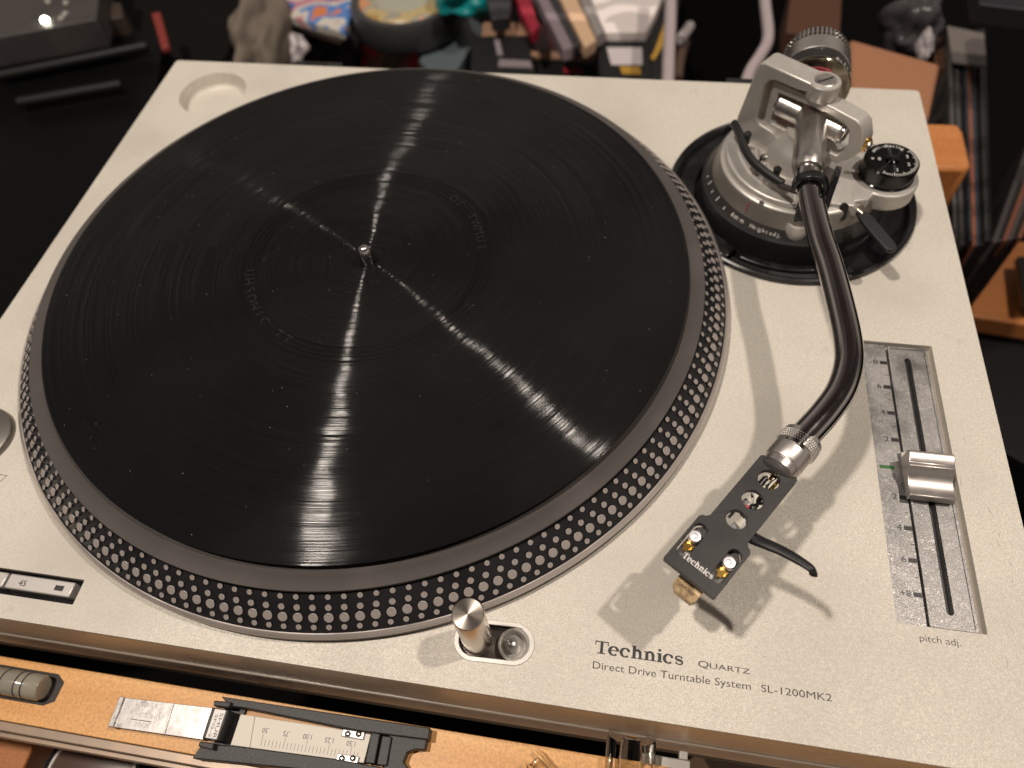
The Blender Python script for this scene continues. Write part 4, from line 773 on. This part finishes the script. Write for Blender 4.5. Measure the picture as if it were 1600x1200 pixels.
# black open box of magazines
bxm = mat('printed_black_card', (.005, .005, .006), .6)
kb = empty('black_box', (60, 520, -420), 'open black printed cardboard box filled with magazines and papers', 'box')
slab('front_panel', [(737, 56), (824, 55), (838, 122), (735, 122)], -185, 120, bxm, parent=kb)
slab('inner_flap', [(755, 34), (812, 34), (824, 54), (752, 56)], -187, 3, mat('kraft_card', (.42, .25, .16), .6), parent=kb)
slab('front_rim', [(824, 78), (945, 84), (945, 92), (830, 88)], -215, 4, MATS['kraft_card'], parent=kb)
slab('low_front_panel', [(836, 90), (945, 92), (1000, 120), (838, 122)], -222, 120, bxm, parent=kb)
slab('raised_front_panel', [(932, 54), (1012, 54), (1018, 122), (938, 122)], -186, 120, bxm, parent=kb)
slab('side_panel', [(1012, 54), (1044, -20), (1066, -20), (1040, 122), (1018, 122)], -188, 120, bxm, parent=kb)
slab('white_label', [(948, 74), (1003, 74), (1004, 101), (955, 101)], -185.3, .6, mat('label_pink_white', (.6, .55, .56), .5), parent=kb, bevel=0)
slab('barcode_label', [(780, 92), (828, 95), (832, 106), (778, 104)], -184.3, .6, mat('label_grey', (.22, .19, .2), .5), parent=kb, bevel=0)
slab('printed_mark', [(772, 62), (780, 62), (786, 86), (777, 86)], -184.3, .5, mat('mark_grey', (.25, .22, .24), .5), parent=kb, bevel=0)
for i, (a_, b_2) in enumerate((((1022, 80), (1040, 30)), ((1016, 90), (1033, 62)), ((1030, 60), (1046, 8)))):
    slab('yellow_mark', [(a_[0], a_[1]), (a_[0] + 6, a_[1] + 4), (b_2[0] + 6, b_2[1] + 4), (b_2[0], b_2[1])], -187.3 + i * .2, .4, mat('yellow_print%d' % i, (.42, .24, .03), .5), parent=kb, bevel=0)
slab('red_mark', [(880, 105), (912, 107), (910, 116), (882, 114)], -221.3, .5, mat('red_print', (.4, .02, .04), .5), parent=kb, bevel=0)
slab('yellow_band', [(968, 103), (1000, 104), (1002, 116), (972, 115)], -185, .8, MATS['yellow_print0'], parent=kb, bevel=0)
for nm, pts, z_, col_, lab in (
    ('red_book', [(800, -20), (822, -25), (842, 40), (832, 52), (815, 20)], -170, (.28, .01, .03), 'red ribbed book in the black box, left of the grey ones'),
    ('dark_red_pocket', [(822, 20), (850, 40), (880, 80), (835, 78)], -235, (.07, .003, .006), 'dark red cloth pocket deep inside the black box'),
    ('grey_book', [(828, -25), (846, -30), (898, 72), (880, 78)], -180, (.22, .18, .2), 'pinkish grey book leaning in the black box'),
    ('black_book', [(850, -20), (862, -25), (915, 66), (898, 72)], -177, (.03, .03, .035), 'charcoal book leaning in the black box between grey and cream'),
    ('cream_magazine', [(866, -20), (894, -20), (932, 62), (914, 74)], -172, (.62, .42, .27), 'cream magazine with tan corner leaning in the black box'),
    ('grey_magazine', [(896, -25), (912, -25), (946, 48), (932, 56)], -168, (.26, .24, .23), 'thin grey magazine leaning beside the white papers'),
    ('white_paper_stack', [(914, -30), (1046, -30), (1010, 50), (944, 50)], -176, (.66, .60, .58), 'white papers filling the right half of the black box'),
    ('black_camera', [(756, -20), (800, -20), (796, 26), (768, 30)], -160, (.018, .018, .022), 'small black gadget standing at the left of the black box')):
    slab(nm, pts, z_, 14, blotch(nm, [col_, tuple(min(1, c * 1.5 + .02) for c in col_), col_], .012, .4), lab, nm.split('_')[-1])
# cables
def cable(name, pts, z, r, m, label):
    P_ = smooth_path([at(*p, z) for p in pts], 8); o = obj(name, G().tube(P_, r, 14), m); tag(o, label, 'cable')
cabm = mat('pale_cable', (.42, .36, .37), .35)
cable('white_cable', [(1049, -60), (1048, 20), (1045, 90), (1043, 150)], -120, 5.6, cabm, 'straight pale cable running down behind the deck')
cable('curved_cable', [(1189, -60), (1196, 10), (1200, 60), (1186, 90), (1172, 112), (1160, 150)], -120, 5.2, cabm, 'curved pale cable bending down behind the tonearm')
cable('small_plug', [(1062, 62), (1070, 52), (1078, 40)], -200, 5.5, MATS['white_plastic'], 'small white plug right of the straight cable')
cable('brown_strap', [(1058, 125), (1062, 95), (1070, 65)], -215, 6, mat('strap_brown', (.09, .055, .04), .5), 'brown strap hanging beneath the white plug')
slab('dark_cabinet', [(1052, -120), (1240, -120), (1240, 118), (1085, 150)], -330, 80, mat('cabinet_dark', (.001, .001, .001), .8, Specular_IOR_Level=.05), 'very dark cabinet behind the cables', 'cabinet')
# right hand side
slab('brown_carton', [(1238, -30), (1318, -40), (1312, 60), (1228, 50)], -150, 60, mat('brown_carton', (.08, .032, .015), .7), 'brown carton behind the counterweight', 'carton')
bb = slab('tan_board', [(1328, 60), (1470, 100), (1452, 186), (1330, 170)], -105, 44, mat('tan_card', (.34, .155, .08), .6), 'tan wooden board just behind the back right corner', 'board', bevel=3)
slab('orange_stand_block', [(1400, 190), (1497, 193), (1506, 206), (1518, 258), (1512, 264), (1420, 262)], -62, 55, orangew, 'orange wooden block with rounded corner right of the deck', 'block', bevel=2.5)
lump('grey_plastic_bag', [(1385, 10), (1462, 5), (1452, 62), (1395, 72)], -140, 42, mat('grey_film', (.05, .047, .05), .3), 'crumpled dark grey plastic bag above the tan board', 'bag', 13, .8)
lump('white_crumple', [(1432, 54), (1452, 56), (1456, 88), (1440, 90)], -130, 20, MATS['white_plastic'], 'small white crumpled tissue below the grey bag', 'tissue', 15)
slab('brown_carton', [(1455, 62), (1482, 52), (1486, 110), (1462, 100)], -160, 80, MATS['brown_carton'], 'brown carton wedged between the tan board and the records', 'carton')
recs = [(.06, .055, .052), (.012, .012, .013), (.05, .046, .044), (.008, .008, .009), (.02, .022, .025), (.16, .055, .03), (.025, .032, .042), (.008, .008, .008), (.02, .02, .02), (.006, .006, .006)]
for i, c_ in enumerate(recs):
    t = i / len(recs); x0 = 1490 + 62 * t; x1 = x0 + 5.4; xt0 = 1481 + 60 * t; 
    P_ = [at(xt0, 42 + 4 * i % 7, -150), at(xt0 + 5.2, 42 + 4 * i % 7, -150), at(x1, 374 + (i * 7) % 9, -150), at(x0, 374 + (i * 7) % 9, -150)]
    o = obj('record_sleeve', G().prism([(q_.x, q_.y) for q_ in P_], (0, 0, -440), w=(0, 0, 290 - (i * 5) % 4)), blotch('sleeve%d' % i, [c_, tuple(v * 1.7 for v in c_), c_], .02, .25), bevel=.4)
    tag(o, ('brick red record sleeve edge standing among the dark ones' if i == 5 else 'blue-grey record sleeve standing right beside the brick red one' if i == 6 else 'grey upright record sleeve, leftmost of the row under the plastic sleeve' if i == 0 else 'second upright record sleeve, black, beside the leftmost grey one' if i == 1 else 'third upright record sleeve, grey with a worn edge' if i == 2 else 'outermost upright record sleeve, black, beside the leaning ones' if i == 9 else 'fourth upright record sleeve, black, right after the three leftmost' if i == 3 else 'dark grey record sleeve directly left of the brick red one' if i == 4 else 'black record sleeve just right of the blue-grey one' if i == 7 else 'grey record sleeve second from the right in the upright row'), 'record sleeve', 'records standing right of the turntable')
for i in range(6):
    x0 = 1566 + i * 9; a_ = at(x0 - 14, 374 - i * 3, -150); b_2 = at(x0 - 6, 376 - i * 3, -150); c2 = at(x0 + 54, 210, -150); d2 = at(x0 + 46, 208, -150)
    o = obj('record_sleeve', G().prism([(q_.x, q_.y) for q_ in (a_, b_2, c2, d2)], (0, 0, -440), w=(0, 0, 288 - i)), blotch('sleeveb%d' % i, [((.05, .045, .045), (.012, .010, .010), (.15, .055, .035))[i % 3], (.03, .026, .026)], .02, .25), bevel=.4)
    tag(o, ['first leaning record sleeve, grey, nearest the upright records', 'second leaning record sleeve, black, behind the first grey one', 'brick red record sleeve leaning between black and grey ones', 'grey record sleeve leaning just right of the red one', 'black leaning record sleeve, second from the right edge', 'outermost leaning record sleeve, reddish, at the right edge'][i], 'record sleeve', 'leaning records at the right edge')
slab('plastic_sleeve', [(1480, 40), (1538, 52), (1542, 104), (1488, 96)], -143, 2, mat('clear_film', (.16, .14, .13), .15), 'shiny plastic sleeve on top of the standing records', 'sleeve', bevel=.3)
slab('wooden_shelf', [(1380, 370), (1700, 380), (1700, 522), (1400, 476)], -300, 22, orangew, 'orange wooden shelf under the records at right', 'shelf', bevel=2)
slab('dark_shelf', [(1520, -60), (1760, -40), (1760, 34), (1530, 6)], -60, 16, mat('navy_shelf', (.008, .010, .015), .5), 'dark blue shelf edge at the top right corner', 'shelf')
slab('black_case', [(1500, 520), (1800, 560), (1900, 900), (1560, 700)], -330, 60, mat('case_black', (.006, .006, .007), .5, Specular_IOR_Level=.25), 'black case low down right of the turntable', 'case')
slab('black_sleeve_box', [(1590, 400), (1700, 400), (1700, 480), (1600, 478)], -280, 8, mat('box_black', (.012, .012, .012), .3), 'black sleeve lying on the wooden shelf', 'sleeve')
